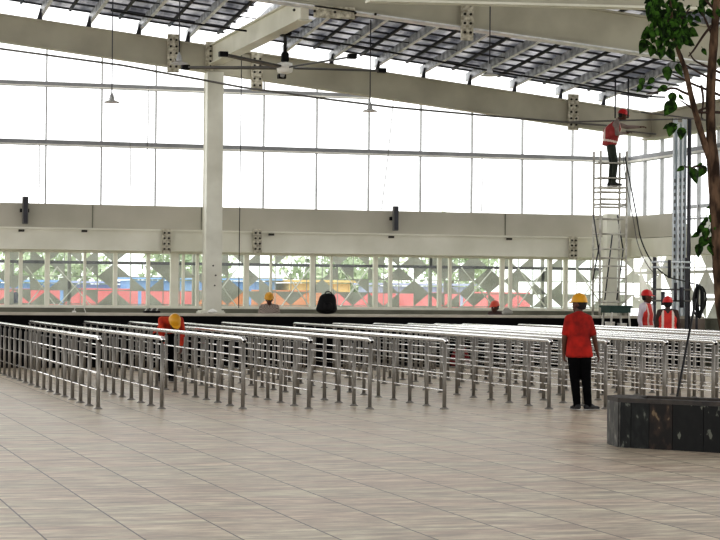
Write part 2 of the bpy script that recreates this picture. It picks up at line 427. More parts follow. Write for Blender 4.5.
# columns
col = empty('column', (xc, YA, 0), 'tall cream steel column carrying the sloping roof beam', 'column')
zt = zA(xc)-.6
mb = MB(); mb.bb(xc-.185, xc+.185, YA-.2, YA-.17, 0, zt); mb.bb(xc-.185, xc+.185, YA+.17, YA+.2, 0, zt); mb.bb(xc-.17, xc+.17, YA-.17, YA+.17, 0, zt)
mb.build('shaft', M['column'], col)
MB().bb(xc-.3, xc+.26, YA-.28, YA+.28, 0, 1.19, bevel=.03).build('pedestal', M['column'], col)
for a, b in ((.02, 1.75), (.04, 1.98), (-.02, 2.2)):
    MB().tube([(xc+a, YA-.2, b), (xc+a, YA-.215, b)], .02, 8).build('bolt', M['bolt'], col)
# corner column behind the scaffold
pc = at(610, 260, YA)
cc = empty('column', (pc.x, YA, 0), 'short cream column behind the scaffold tower', 'column')
MB().bb(pc.x-.14, pc.x+.14, YA-.14, YA+.14, 0, 3.57).build('shaft', M['column'], cc)

# ---------- bands of the far wall ----------
tag(MB().bb(X0, XS, YG-.45, YG-.05, 3.03, 3.58).build('wall_back', M['beam2']), 'grey beige spandrel band across the far wall', 'wall', kind='structure')
lb = empty('wall_beam', (X0, YG-.6, 2.8), 'cream lower beam running across the far wall above the windows', 'wall beam')
mb = MB(); mb.bb(X0, XS, YG-.7, YG-.05, 2.57, 3.0); mb.bb(X0, XS, YG-.76, YG-.05, 2.99, 3.03); mb.bb(X0, XS, YG-.74, YG-.05, 2.53, 2.57)
mb.build('girder', M['beam_light'], lb)
for px, py in ((166, 241), (257, 241), (573, 248)):
    p = at(px, py, YG-.78); plate_with_bolts('splice_plate', p, .2, .56, lb, 2, 4)
for px, py in ((21, 230.5), (84, 231), (271, 234.5), (391, 237), (509, 239)):
    p = at(px, py, YG-.8); MB().box(p, (.12, .08, .05)).build('bracket', M['bolt'], lb)
# seams of the upper band
for px in (92, 201, 505):
    p = at(px, 220, YG-.46); MB().bb(p.x-.012, p.x+.012, YG-.465, YG-.45, 3.05, 3.57).build('trim_1', M['plinth']); 
for i, o in enumerate([o for o in C.objects if o.name.startswith('trim_1')]):
    o.name = 'trim_%d' % (i+1); tag(o, 'thin vertical seam strip in the spandrel band, %s from the left' % ORD[i], 'seam strip', kind='structure')
# plinth under windows
tag(MB().bb(X0, XS, YG-.1, YG+.15, 0, 1.21).build('wall_plinth', M['plinth']), 'grey green low wall under the lower windows', 'wall', kind='structure')
# parapet
tag(MB().bb(X0, XS-.1, YP, YP+.28, 0, 1.09).build('wall_parapet', M['granite']), 'black stone parapet behind the queue railings', 'wall', kind='structure')
xb = at(657, 315, YP).x
tag(MB().bb(xb, XS-.1, YP-.08, YP-.002, .72, 1.09).build('wall_parapet_cladding', M['brown_wall']), 'brown cement board on the right end of the parapet', 'wall', kind='structure')
tag(MB().bb(X0, XS-.1, YP-.05, YP+.36, 1.09, 1.15, bevel=.01).build('trim_5', M['ledge']), 'pale stone coping on top of the black parapet', 'coping', kind='structure')
# side wall
zL = 2.53
tag(MB().bb(XS, XS+.3, at_x(672, 220, XS).y, YG, 3.03, 3.58).build('wall_side', M['beam2']), 'spandrel band at the corner of the side wall', 'wall', kind='structure')
sb = empty('wall_beam', (XS, 36, 2.8), 'cream lower beam of the side wall running towards the viewer', 'wall beam')
MB().bb(XS-.25, XS+.3, 24, YG-.7, 2.57, 3.0).build('girder', M['beam_light'], sb)
tag(MB().bb(XS+.1, XS+.3, 20, YG, 0, 1.1).build('wall_side_plinth', M['plinth']), 'low wall at the foot of the side wall', 'wall', kind='structure')
sr = empty('wall_rail', (XS+.1, 34, 3.7), 'thin grey rail along the side wall above the cream beam', 'rail')
mb = MB(); mb.bb(XS+.05, XS+.15, 24, at_x(671, 220, XS).y, 3.66, 3.74); mb.build('handrail', M['mull'], sr)
mb = MB(); mb.bb(XS+.08, XS+.12, 24, at_x(671, 220, XS).y, 3.4, 3.44); mb.build('lower_rail', M['mull'], sr)

# ---------- windows ----------
wn = [0]
def window(name_label, x0, x1, z0, z1f, fw, mf, mg, y=YG, mull=None, transoms=(), bottom=None, top=None):
    wn[0] += 1
    e = empty('window_%d' % wn[0], (x0, y, z0), name_label, 'window', kind='structure')
    za, zb = z1f(x0), z1f(x1)
    mb = MB(); mb.bb(x0-fw/2, x0+fw/2, y-.08, y+.02, z0, za)
    if bottom: mb.bb(x0, x1, y-.07, y+.02, z0, z0+bottom)
    if top: mb.bb(x0, x1, y-.07, y+.02, za-top, za)
    mb.build('window_frame', mf, e)
    mb = MB(); mb.quad((x0, y, z0), (x1, y, z0), (x1, y, zb), (x0, y, za)); mb.build('pane', mg, e)
    for (zt_, th) in transoms:
        MB().bb(x0, x1, y-.12, y-.03, zt_-th/2, zt_+th/2).build('transom', M['transom'], e)
        MB().bb(x0, x1, y-.13, y-.121, zt_-th*.45, zt_-th*.2).build('transom_lit_strip', M['white'], e)  # pale strip paints the lighter shading low on the transom
    return e
mp_ = [-66, -11, 44.3, 99.8, 154, 208, 262, 315, 367.2, 419, 470.3, 520.8, 571]
mx_ = [at(p, 180, YG).x for p in mp_]+[XS+.05]
for i in range(len(mx_)-1):
    tr = [(4.99, .13)]
    if i < 8: tr.append((6.33, .12))
    window('upper glazed bay of the far wall, %s from the left' % ORD[i], mx_[i], mx_[i+1], 3.58, lambda x: zA(x)+.2, .032, M['mull'], M['glass'], transoms=tr)
# lower windows
heavy = [(-58,4),(7,4.5),(47,4.5),(115,4),(174,8),(246,5),(312,4.5),(375,4.5),(439,4),(501.5,4.5),(565,4)]
light_ = {0:[(-25,3)],1:[(20.5,3.5)],2:[(84.5,2.5)],3:[(148,3.5)],4:[(197,3),(183,2.5)],5:[(270.5,2)],6:[(331,2)],7:[(390,3.5)],8:[(449.5,3)],9:[(510,3.5),(549.5,4)],10:[]}
hx = [at(p, 280, YG).x for p, w in heavy]+[XS-.02]
for i in range(len(heavy)):
    w = heavy[i][1]/F*48
    e = window('lower framed window of the far wall, %s from the left' % ORD[i], hx[i], hx[i+1], 1.21, lambda x: 2.53, w, M['frame'], M['glass2'], bottom=.07, top=.05)
    for px, ww in light_[i]:
        x = at(px, 280, YG).x; hw = ww/F*24
        MB().bb(x-hw, x+hw, YG-.07, YG+.02, 1.28, 2.49).build('mullion', M['frame'], e)
# side glazing
sy = [at_x(p, 180, XS+.05).y for p in (628, 644, 661, 679, 698, 718, 740, 764)]
for i in range(len(sy)-1):
    wn[0] += 1
    e = empty('window_%d' % wn[0], (XS+.1, sy[i], 3.58), 'side wall glazed bay, %s from the corner' % ORD[i], 'window', kind='structure')
    MB().bb(XS+.02, XS+.1, sy[i]-.03, sy[i]+.03, 3.0, zs).build('window_frame', M['mull'], e)
    m = MB(); m.quad((XS+.1, sy[i], 3.0), (XS+.1, sy[i+1], 3.0), (XS+.1, sy[i+1], zs), (XS+.1, sy[i], zs)); m.build('pane', M['glass'], e)
    MB().bb(XS-.02, XS+.08, sy[i+1], sy[i], 4.92, 5.08).build('transom', M['transom'], e)
    MB().bb(XS-.035, XS-.021, sy[i+1], sy[i], 4.93, 4.98).build('transom_lit_strip', M['white'], e)  # same painted lighter shading on the side transom

# ---------- triangular lattice screens outside ----------
def tri_screen(n_cols, cw, rows, ch, place, depth_vec, mb, dens=.5, seed=1, frame=.03):
    rnd = random.Random(seed)
    for r in range(rows):
        for c in range(n_cols):
            a = (c*cw, r*ch); b = ((c+1)*cw, r*ch); d = ((c+1)*cw, (r+1)*ch); e = (c*cw, (r+1)*ch)
            k = rnd.random()
            if k < dens*.5: t = (a, b, e) if (r+c) % 2 else (a, b, d)
            elif k < dens: t = (b, d, e) if (r+c) % 2 else (a, d, e)
            elif k < dens+.05: t = (a, b, d, e)
            else: t = None
            if t: mb.quad(*[place(*q) for q in t])
    # thin cell grid
    W, H = n_cols*cw, rows*ch
    for r in range(rows+1):
        mb.bar(place(0, r*ch), place(W, r*ch), .012, .022)
    for c in range(n_cols+1):
        mb.bar(place(c*cw, 0), place(c*cw, H), .022, .012)
scr = empty('lattice_screen', (X0, YG+1.2, 1.0), 'grey metal screen of triangles outside the far windows', 'lattice screen')
mb = MB(); tri_screen(64, .395, 5, .325, lambda u, v: Vector((X0+u, YG+1.2, .97+v)), None, mb, .74, 3)
mb.build('triangle_panels', M['screen'], scr)
mb = MB(); mb.bb(X0, XS, YG+1.02, YG+1.12, 2.24, 2.31); mb.build('dark_rail', M['grey_dark'], scr)
mb = MB()
for px in (-20, 42, 75, 223, 296, 355, 478, 532, 590):
    p = at(px, 290, YG+.7); s = random.choice((.36, .42))
    mb.bar(p+Vector((-s, 0, -.4)), p+Vector((s, 0, .55)), .02, .045, up=Vector((0,1,0)))
    mb.bar(p+Vector((s, .03, -.4)), p+Vector((-s, .03, .55)), .02, .045, up=Vector((0,1,0)))
mb.build('diagonal_brace', M['white'], scr)
for xx in range(-2, 22, 3): MB().bb(xx-.04, xx+.04, YG+1.2, YG+1.28, 0, 2.6).build('post', M['screen'], scr)
ss = empty('lattice_screen', (XS+.7, 36, 1.0), 'pale metal screen of narrow triangles outside the side wall', 'lattice screen')
mb = MB(); tri_screen(20, .62, 4, .62, lambda u, v: Vector((XS+.7, YG+.8-u, 1.05+v)), None, mb, .8, 11)
mb.build('triangle_panels', M['screen_side'], ss)
mb = MB(); 
for z in (2.15, 1.5): mb.bb(XS+.42, XS+.5, 33, YG+.5, z, z+.07)
mb.build('cross_rail', M['screen_side'], ss)
for yy in (34, 38, 42, 46): MB().bb(XS+.7, XS+.78, yy-.05, yy+.05, 0, 3.6).build('post', M['screen_side'], ss)

# ---------- outdoors ----------
def hoard(px0, px1, y0, y1, Y, m, label, name='site_hut', cat='hut', floor_to=True):
    a = at(px0, y0, Y); b = at(px1, y1, Y)
    e = empty(name, ((a.x+b.x)/2, Y, 0), label, cat)
    mb = MB(); zt_ = a.z
    mb.bb(a.x, b.x, Y, Y+2.5, 0, zt_-.1)
    for k in range(int((b.x-a.x)/.5)+1): mb.bb(a.x+k*.5-.02, a.x+k*.5+.02, Y-.03, Y, 0, zt_-.1)
    mb.build('sheet_wall', m, e)
    mb = MB(); mb.box(Vector(((a.x+b.x)/2, Y+1.2, zt_-.03)), (b.x-a.x+.3, 3.0, .07)); mb.build('roof', m, e)
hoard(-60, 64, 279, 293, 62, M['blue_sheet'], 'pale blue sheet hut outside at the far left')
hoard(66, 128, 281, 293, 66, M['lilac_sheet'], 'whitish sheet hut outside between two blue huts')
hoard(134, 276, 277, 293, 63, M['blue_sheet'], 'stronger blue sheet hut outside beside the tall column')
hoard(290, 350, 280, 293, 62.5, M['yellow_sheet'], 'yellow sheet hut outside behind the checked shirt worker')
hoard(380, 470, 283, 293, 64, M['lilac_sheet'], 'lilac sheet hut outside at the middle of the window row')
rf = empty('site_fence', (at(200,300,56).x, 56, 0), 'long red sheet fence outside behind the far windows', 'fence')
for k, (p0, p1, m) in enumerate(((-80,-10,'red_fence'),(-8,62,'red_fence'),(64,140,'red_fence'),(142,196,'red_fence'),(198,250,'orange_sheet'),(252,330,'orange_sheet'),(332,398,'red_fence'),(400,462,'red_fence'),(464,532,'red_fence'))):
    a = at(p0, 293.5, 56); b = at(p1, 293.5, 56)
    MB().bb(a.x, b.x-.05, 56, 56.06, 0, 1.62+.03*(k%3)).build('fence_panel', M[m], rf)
def out_tree(x, y, h, r, label, n=1500, seed=1):
    rnd = random.Random(seed)
    e = empty('tree', (x, y, 0), label, 'tree', 'trees beyond the glazing')
    MB().tube([(x,y,0),(x+.1,y,h*.3),(x-.05,y,h*.55)], [.18,.13,.08], 8).build('trunk', M['trunk_out'], e)
    mb = MB()
    blobs = [(Vector((x+rnd.uniform(-r,r)*.7, y+rnd.uniform(-r,r)*.6, h*rnd.uniform(.3,.9))), r*rnd.uniform(.35,.6)) for _ in range(9)]
    for _ in range(n):
        c, rr = rnd.choice(blobs)
        v = Vector((rnd.gauss(0,1), rnd.gauss(0,1), rnd.gauss(0,1))).normalized()*rr*rnd.uniform(.5,1)
        p = c+v; a = Vector((rnd.gauss(0,1), rnd.gauss(0,1), rnd.gauss(0,1))).normalized(); b = a.orthogonal().normalized(); s = rnd.uniform(.1,.2)
        mb.quad(p-a*s, p+b*s*.6, p+a*s, p-b*s*.6)
    mb.build('foliage', M['leaf_out'], e)
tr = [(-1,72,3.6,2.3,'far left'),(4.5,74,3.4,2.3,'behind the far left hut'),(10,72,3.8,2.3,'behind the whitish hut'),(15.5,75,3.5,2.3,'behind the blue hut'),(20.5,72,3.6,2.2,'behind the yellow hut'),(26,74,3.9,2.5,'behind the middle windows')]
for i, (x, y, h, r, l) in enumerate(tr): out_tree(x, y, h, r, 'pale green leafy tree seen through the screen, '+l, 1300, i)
bb_ = empty('storage_drum', at(14, 300, 50).to_2d().to_3d(), 'dark blue drum outside behind the leftmost window', 'drum')
p = bb_.location
MB().lathe((p.x, p.y, 0), [(.17,0),(.19,.05),(.19,.5),(.205,.52),(.19,.54),(.19,1.0),(.205,1.02),(.19,1.05),(.19,1.5),(.17,1.56)]).build('barrel', mat('navy_plastic', (26,40,70), .5), bb_)

# ---------- queue railings ----------
SP, NP = .775, 19
LEN = SP*(NP-1)
def make_rail():
    e = empty('queue_railing', (0,0,0))
    H = .965
    mb = MB(); pts = []
    for k in range(5):      # short elbow at the front end
        t = k/4*math.pi/2
        pts.append((0, -.02+.0-.05*math.cos(t)*0-.06*(math.cos(t)), H-.07+.07*math.sin(t)))
    pts = [(0,-.075,H-.035),(0,-.05,H-.012),(0,0,H)] + [(0, LEN*k/12, H) for k in range(1, 13)] + [(0,LEN+.05,H-.012),(0,LEN+.075,H-.035)]
    mb.tube(pts, .03, 10); tr_ = mb.build('top_rail', M['steel'], e, local=True)
    MB().tube([(0,-.0755,H-.0355),(0,-.079,H-.039)], .024, 10).build('tube_mouth', M['hole'], tr_, local=True)  # black plug paints the shaded inside of the open tube end
    pm = MB().tube([(0,0,0.004),(0,0,H-.07)], .0265, 10)
    pm.tube([(0,0,H-.08),(0,0,H-.02)], .012, 6)
    post = pm.build('post', M['steel_post'], e, local=True)
    bp = MB().lathe((0,0,0), [(.062,0),(.062,.008),(.05,.014),(.03,.03)], 14).build('base_plate', M['steel_post'], post, local=True)
    for k in range(1, NP):
        c = post.copy(); C.objects.link(c); c.location = (0, k*SP, 0)
        g = bp.copy(); C.objects.link(g); g.parent = c
    for z in (.73, .495, .26):
        MB().tube([(0,0,z),(0,LEN,z)], .0115, 6).build('crossbar', M['steel'], e, local=True)
    return e
rails = [99.5,163,244,310,371,445.5,550,606.5,665,714,752,792,872,946]
proto = make_rail()
notes = ['leaving the frame','','','','','','left of the red shirted man','right of the red shirted man','behind the planter corner','','','','','']
for i, px in enumerate(rails):
    o = proto if i == 0 else copy_tree(proto)
    p = ground(px, 409)
    o.location = (p.x, p.y, 0)
    tag(o, 'stainless steel queue railing, %s from the left%s' % (ORD[i], (', '+notes[i]) if notes[i] else ''), 'queue railing', 'parallel queue railings')

# ---------- fan ----------
hub = at_d(283, 67, 40.0)
fe = empty('ceiling_fan', hub, 'large five blade industrial ceiling fan hanging in front of the column beam', 'ceiling fan')
ztop = z_purlin(hub.x, hub.y)+.12
MB().tube([hub+Vector((0,0,.1)), Vector((hub.x, hub.y, ztop))], .035, 8).build('down_rod', M['black_steel'], fe)
mb = MB(); mb.box(Vector((hub.x, hub.y, hub.z+.72)), (.22,.22,.18), bevel=.02)
mb.build('motor', M['black_plastic'], fe)
MB().box(Vector((hub.x, hub.y, hub.z+.2)), (.14,.14,.2), bevel=.02).build('gearbox', M['black_plastic'], fe)
MB().lathe(hub, [(.1,-.12),(.15,-.1),(.16,0),(.15,.08),(.08,.1)], 20).build('hub', M['white'], fe)
MB().bar((hub.x-.9, hub.y, ztop+.02), (hub.x+.9, hub.y, ztop+.02-.05), .1, .1).build('mounting_bar', M['black_steel'], fe)
for k in range(5):
    th = math.radians(122+72*k)-0.0
    # angle measured with 90 deg = towards the viewer
    dr = Vector((CA,-SA,0))*math.cos(th) - Vector((SA,CA,0))*math.sin(th)
    side = Vector((0,0,1)).cross(dr)
    p0 = hub+dr*.2; p1 = hub+dr*2.1+Vector((0,0,.04))
    mb = MB(); n = (side*.05+Vector((0,0,.012)))
    vs = []
    for pnt, w in ((p0,1.0),(p1,.75)):
        vs.append([mb.bm.verts.new(pnt+n*w+Vector((0,0,.012))), mb.bm.verts.new(pnt-n*w+Vector((0,0,.012))), mb.bm.verts.new(pnt-n*w-Vector((0,0,.025))), mb.bm.verts.new(pnt+n*w-Vector((0,0,.025)))])
    a, b = vs
    mb.bm.faces.new(a); mb.bm.faces.new(b)
    for q in range(4): mb.bm.faces.new((a[q], a[(q+1)%4], b[(q+1)%4], b[q]))
    bl = mb.build('blade', M['fan'], fe)
    MB().box(p1, (.16,.14,.09)).build('blade_tip', M['black_plastic'], bl)

# ---------- pendant lamps ----------
def lamp(px, py, d, label):
    p = at_d(px, py, d)
    e = empty('pendant_lamp', p, label, 'pendant lamp', 'high bay lamps under the roof')
    MB().tube([p+Vector((0,0,.2)), Vector((p.x, p.y, z_purlin(p.x, p.y)+.3))], .012, 6).build('suspension_cable', M['grey_dark'], e)
    MB().lathe(p, [(.05,.0),(.06,.06),(.045,.1),(.04,.13),(.02,.16),(.012,.2)], 16).build('driver_housing', M['mull'], e)
    MB().lathe(p, [(.17,-.03),(.165,-.015),(.09,.01),(.05,.025)], 20).build('lamp_shade', M['lampgrey'], e)
lamp(110, 101, 41.5, 'small round high bay lamp hanging at the far left')
lamp(368.5, 110, 43, 'small round high bay lamp hanging right of the ceiling fan')
lamp(177, 62, 38.5, 'round high bay lamp hanging left of the tall column top')
lamp(488, 74, 38, 'round high bay lamp hanging close under the roof at right')

# ---------- wall speakers ----------
def speaker(px, y0, y1, lab):
    p = at(px, (y0+y1)/2, YG-.62); h = (y1-y0)/F*47
    e = empty('column_speaker', p, lab, 'speaker', 'wall column speakers')
    MB().box(p, (.13,.12,h), bevel=.012).build('cabinet', M['wire'], e)
    MB().box(p-Vector((0,.068,0)), (.085,.012,h*.92)).build('grille', M['grey_dark'], e)
    MB().box(p+Vector((-.0,.11,-.0)), (.2,.1,.08)).build('wall_bracket', M['black_plastic'], e)
speaker(24.5, 197, 223.5, 'tall dark column speaker on the spandrel band at far left')
speaker(395, 206, 231, 'tall dark column speaker on the spandrel band at mid wall')

# ---------- pipes, cables, ropes ----------
def tubething(name, pts, r, m, label, cat, group=None, seg=6):
    return tag(MB().tube(pts, r, seg).build(name, m), label, cat, group)
def smooth_pts(pts, n=8):
    pts = [Vector(p) for p in pts]; out = []
    P = [pts[0]]+pts+[pts[-1]]
    for i in range(1, len(P)-2):
        for k in range(n):
            t = k/n; a, b, c, d = P[i-1], P[i], P[i+1], P[i+2]
            out.append(.5*((2*b)+(-a+c)*t+(2*a-5*b+4*c-d)*t*t+(-a+3*b-3*c+d)*t**3))
    out.append(pts[-1]); return out
tubething('conduit_pipe', [at(-20,46,YA-.3), at(120,65,YA-.3), at(200,79.5,YA-.3), at(240,87,YA-.3), at(330,99.5,YA-.3), at(390,107,YA-.3), at(480,115,YA-.3), at(600,125,YA-.3), at(627,127,YA-.3)], .025, M['wire'], 'thin grey conduit pipe running below the sloping roof beam', 'pipe')
tubething('power_cable', smooth_pts([at(108,10,41), at(150,17,41), at(240,30,41), at(350,45,41), at(480,69,41), at(570,83,41), at(640,95,41), at(664,97,41)]), .022, M['cable'], 'thick black power cable crossing beneath the purlins', 'cable')
ropes = [(239.5,28,239,308,43.5),(146.5,86,146,151,45.88),(38,143,38,203,45.88),(129,144,129,204,45.88),(392,100,381,210,45.5),(481,156,481,212,45.88)]
rl = ['long dark drop wire hanging right of the tall column','short thin wire hanging between the two transoms','thin wire hanging in the second glazed bay at left','thin wire hanging in the glazed bay left of the column','slanting thin wire hanging right of the middle lamp','thin wire hanging in the right half of the glazing']
for (a, b, c, d, Y), l in zip(ropes, rl):
    t0 = at(a,b,Y)
    if a == 239.5: t0.z = z_purlin(t0.x, t0.y)+.34
    tubething('drop_wire', [t0, at((a+c)/2+(.6 if a != 239.5 else 0),(b+d)/2,Y), at(c,d,Y)], .01 if a != 239.5 else .01, M['wire'] if a != 239.5 else M['cable'], l, 'wire')
# rods the high worker is fixing
sup = [((560,122,43.9),(712,118,41.5)), ((625,131,43),(655,134,42.4)), ((640,112,42.5),(705,120,40.2))]
for k, (a, b) in enumerate(sup):
    tubething('ceiling_rod', [at(*a), at(*b)], .02, M['wire'], ['long grey ceiling rod level with the scaffold worker','short grey rod held under the hands of the scaffold worker','grey ceiling rod sloping from worker to tree'][k], 'rod')
for k, px in enumerate((614, 627)):
    a = at(px, 76, 42.8); b = at(px, 118, 42.8)
    tubething('hanger_rod', [a, b], .018, M['grey_dark'], ['dark hanger rod left above the scaffold worker','dark hanger rod right above the scaffold worker'][k], 'rod')

# ---------- scaffold ----------
YS = 43.2
sx = [at(p, 200, YS).x for p in (596.5, 622.5)]
sc_ = empty('scaffold_tower', ((sx[0]+sx[1])/2, YS, 0), 'narrow aluminium scaffold tower with the red vested worker on top', 'scaffold')
zt_ = at(600, 151, YS).z
fy = (YS-.2, YS+.2)
for x in (sx[0], sx[1]):
    for yy in fy: MB().tube([(x,yy,.03),(x,yy,zt_)], .027, 8).build('upright', M['scaf'], sc_)
    for py in (163,178,192,205,219,234,249,266,278,292,302,316,330,345):
        z = at(600, py, YS).z
        if z > .2: MB().tube([(x,fy[0],z),(x,fy[1],z)], .018, 6).build('rung', M['scaf'], sc_)
for yy in fy:
    for py in (163,178,192,199,204,207,219,234,249,258,266,278,292,302,320):
        MB().tube([(sx[0],yy,at(600,py,YS).z),(sx[1],yy,at(600,py,YS).z)], .018, 6).build('horizontal_rail', M['scaf'], sc_)
zp = at(612.2, 187, YS).z
MB().bb(sx[0]+.02, sx[1]-.02, fy[0]-.02, fy[1]+.02, zp-.04, zp).build('platform', M['scaf'], sc_)
for (a, b, c, d, yy) in ((593,215,600,260,fy[0]),(600,240,593,280,fy[0]),(617,215,623,250,fy[1]),(623,250,617,300,fy[1]),(605,300,612,235,fy[1])):
    MB().tube([at(a,b,yy), at(c,d,yy)], .016, 6).build('diagonal_brace', M['grey_dark'], sc_)
for x in (sx[0], sx[1]):
    for yy in fy: MB().lathe((x,yy,0), [(.05,0),(.05,.01),(.02,.03)], 10).build('foot', M['black_plastic'], sc_)
tubething('air_hose', smooth_pts([at(624,156,YS-.3), at(629,180,YS-.35), at(636,215,YS-.6), at(641,240,YS-.8), at(652,262,YS-1.1), at(667,276,YS-1.2), at(684,281,41), at(694,284,40.6)]), .015, M['cable'], 'black air hose drooping from the scaffold down to the hanging coil', 'hose')
tubething('air_hose', smooth_pts([at(622,154,YS-.3), at(626,184,YS-.5), at(633,220,YS-.9), at(638,245,YS-1.2), at(648,266,YS-1.5), at(658,276,YS-1.7)]), .011, M['wire'], 'thin grey hose drooping beside the black air hose', 'hose')
# coil hanging on a dark stand
cp = at(700, 286, 40.6)
ce = empty('cable_stand', (cp.x, 40.75, 0), 'dark upright stand with hook carrying the black hose coil', 'stand')
mb = MB(); mb.tube([(cp.x,40.75,0.03),(cp.x,40.75,cp.z+.05)], .03, 8); mb.tube([(cp.x,40.75,cp.z+.02),(cp.x,40.6,cp.z+.02)], .02, 6); mb.build('pole', M['grey_dark'], ce)
MB().lathe((cp.x,40.75,0), [(.2,0),(.2,.02),(.04,.05)], 16).build('base', M['grey_dark'], ce)
mb = MB(); rnd = random.Random(3)
for k in range(11):
    w = rnd.uniform(.04,.17); hgt = rnd.uniform(.22,.36); ox = rnd.uniform(-.03,.03)
    pts = [(cp.x+ox+math.sin(t/16*2*math.pi)*w, 40.62+k*.008-.045, cp.z-hgt+math.cos(t/16*2*math.pi)*hgt) for t in range(17)]
    mb.tube(pts, .018, 6)
tag(mb.build('hose_coil', M['cable']), 'black hose coil hanging beside the tree trunk', 'hose coil')

# steel channels and pole at the right
for k, (px, w, y0) in enumerate(((674, .1, 118), (679, .08, 122), (683, .09, 119))):
    p = at_x(px, y0, XS-.5); 
    e = empty('steel_channel', (p.x, p.y, 0), 'tall galvanised steel channel standing by the side wall, %s of three from the left' % ORD[k], 'steel channel', 'galvanised channels by the side wall')
    mb = MB(); mb.bb(p.x-w/2, p.x+w/2, p.y, p.y+.01, 0, p.z); mb.bb(p.x-w/2, p.x-w/2+.01, p.y-.06, p.y, 0, p.z); mb.bb(p.x+w/2-.01, p.x+w/2, p.y-.06, p.y, 0, p.z)
    mb.build('web', M['galv'], e)
    mb = MB()
    z = 2.0
    while z < 4.4: mb.bb(p.x-w*.25, p.x+w*.25, p.y-.006, p.y-.001, z, z+.08); z += .16
    mb.build('slots', M['wire'], e)
p = at_x(688.5, 118, XS-.6)
tubething('black_pipe', [(p.x,p.y,0),(p.x,p.y,p.z)], .045, M['grey_dark'], 'tall dark pipe standing right of the galvanised channels', 'pipe', seg=10)
# conduit rack
rp = at(672, 262, 40.3)
re_ = empty('pipe_rack', (rp.x, 40.3, 0), 'low rack of grey and dark pipes behind the two standing workers', 'pipe rack')
for dx in (-.42, .36):
    MB().bb(rp.x+dx-.03, rp.x+dx+.03, 40.27, 40.33, 0, rp.z+.1).build('leg', M['grey_dark'], re_)
for z in (rp.z, rp.z-.12, 1.75, 1.5): MB().tube([(rp.x-.5,40.28,z),(rp.x+.45,40.28,z)], .022, 6).build('bar', M['galv'] if z > 2 else M['wire'], re_)
for dx, z0, z1, r in ((-.1,2.0,2.4,.04),(.05,1.5,1.9,.035),(.2,1.35,1.8,.05),(-.25,1.4,1.7,.045)):
    MB().tube([(rp.x+dx,40.22,z0),(rp.x+dx,40.22,z1)], r, 8).build('pipe_offcut', M['grey_dark'], re_)

# ---------- green bench ----------
gp = at(616.5, 305.5, 40.4)
ge = empty('work_table', (gp.x, 40.4, 0), 'dark green topped work table at the foot of the scaffold', 'work table')
MB().bb(gp.x-.28, gp.x+.28, 40.15, 40.7, gp.z-.05, gp.z, bevel=.01).build('table_top', M['green_paint'], ge)
MB().bb(gp.x-.25, gp.x+.25, 40.18, 40.66, gp.z-.16, gp.z-.05).build('apron', M['green_paint'], ge)
for s in (-1, 1):
    for q in (-1, 1):
        MB().tube([(gp.x+s*.2, 40.4+q*.22, gp.z-.15),(gp.x+s*.3, 40.4+q*.26, 0)], .022, 6).build('leg', M['scaf'], ge)
MB().bb(gp.x-.27, gp.x+.27, 40.15, 40.65, .8, .82).build('shelf', M['black_plastic'], ge)
for k, (dx, h) in enumerate(((-.17,.2),(.12,.17))):
    e = empty('paint_bucket', (gp.x+dx, 40.35, .82), ['white paint bucket on the left of the green table shelf','white paint bucket on the right of the green table shelf'][k], 'bucket')
    MB().lathe((gp.x+dx,40.35,.82), [(.09,0),(.11,h),(.115,h+.01),(.1,h+.012)], 16).build('pail', M['white'], e)

# ---------- things on the parapet ----------
zc = 1.15
p = at(327, 300, YP+.12)
be = empty('backpack', (p.x, p.y, zc), 'black rounded backpack standing on the pale coping', 'backpack')
mb = MB(); mb.hull((Vector((p.x-.05,p.y,zc+.1)), (.2,.12,.1)), (Vector((p.x+.06,p.y,zc+.1)), (.18,.12,.1)), (Vector((p.x+.06,p.y,zc+.33)), (.15,.1,.13)), (Vector((p.x-.02,p.y,zc+.32)), (.16,.1,.13)))
mb.build('bag', M['black_plastic'], be, remesh=.02)
mb = MB(); mb.tube(smooth_pts([(p.x-.08,p.y-.06,zc+.38),(p.x-.02,p.y-.02,zc+.475),(p.x+.08,p.y-.02,zc+.47),(p.x+.12,p.y-.06,zc+.38)],5), .015, 6); mb.build('handle', M['cable'], be)
MB().hull((Vector((p.x,p.y-.1,zc+.12)), (.11,.05,.07)), (Vector((p.x,p.y-.1,zc+.2)), (.1,.04,.06))).build('pocket', M['black_plastic'], be, smooth=True)
p = at(213, 311, YP+.12)
mb = MB(); mb.hull((Vector((p.x-.05,p.y,zc+.03)), (.06,.06,.03)), (Vector((p.x+.04,p.y,zc+.03)), (.07,.06,.03)), (Vector((p.x,p.y,zc+.07)), (.04,.04,.03)))
tag(mb.build('rag', M['white'], remesh=.012), 'small crumpled white rag on the coping beside the tall column', 'rag')
p = at(508, 311, YP+.14)
mb = MB(); mb.hull((Vector((p.x-.06,p.y,zc+.05)), (.08,.08,.05)), (Vector((p.x+.03,p.y,zc+.06)), (.1,.08,.06)), (Vector((p.x-.03,p.y,zc+.13)), (.06,.06,.04)))
tag(mb.build('cloth_bundle', M['cardboard'], remesh=.014), 'grey cloth bundle on the coping beside the orange helmet', 'cloth bundle')
p = at(152, 311, YP+.12)
te = empty('tool_tray', (p.x, p.y, zc), 'dark tray of small tools on the coping left of the bending worker', 'tool tray')
MB().bb(p.x-.17, p.x+.17, p.y-.07, p.y+.07, zc, zc+.045).build('tray', M['black_plastic'], te)
for k in range(5): MB().tube([(p.x-.14+k*.06,p.y,zc+.04),(p.x-.1+k*.06,p.y+.01,zc+.1)], .012, 6).build('tool', M['grey_dark'] if k%2 else M['white'], te)
p = at(80, 312, YP+.1)
we = empty('wire_stand', (p.x, p.y, zc), 'small white wire stand on the coping at left', 'wire stand')
mb = MB()
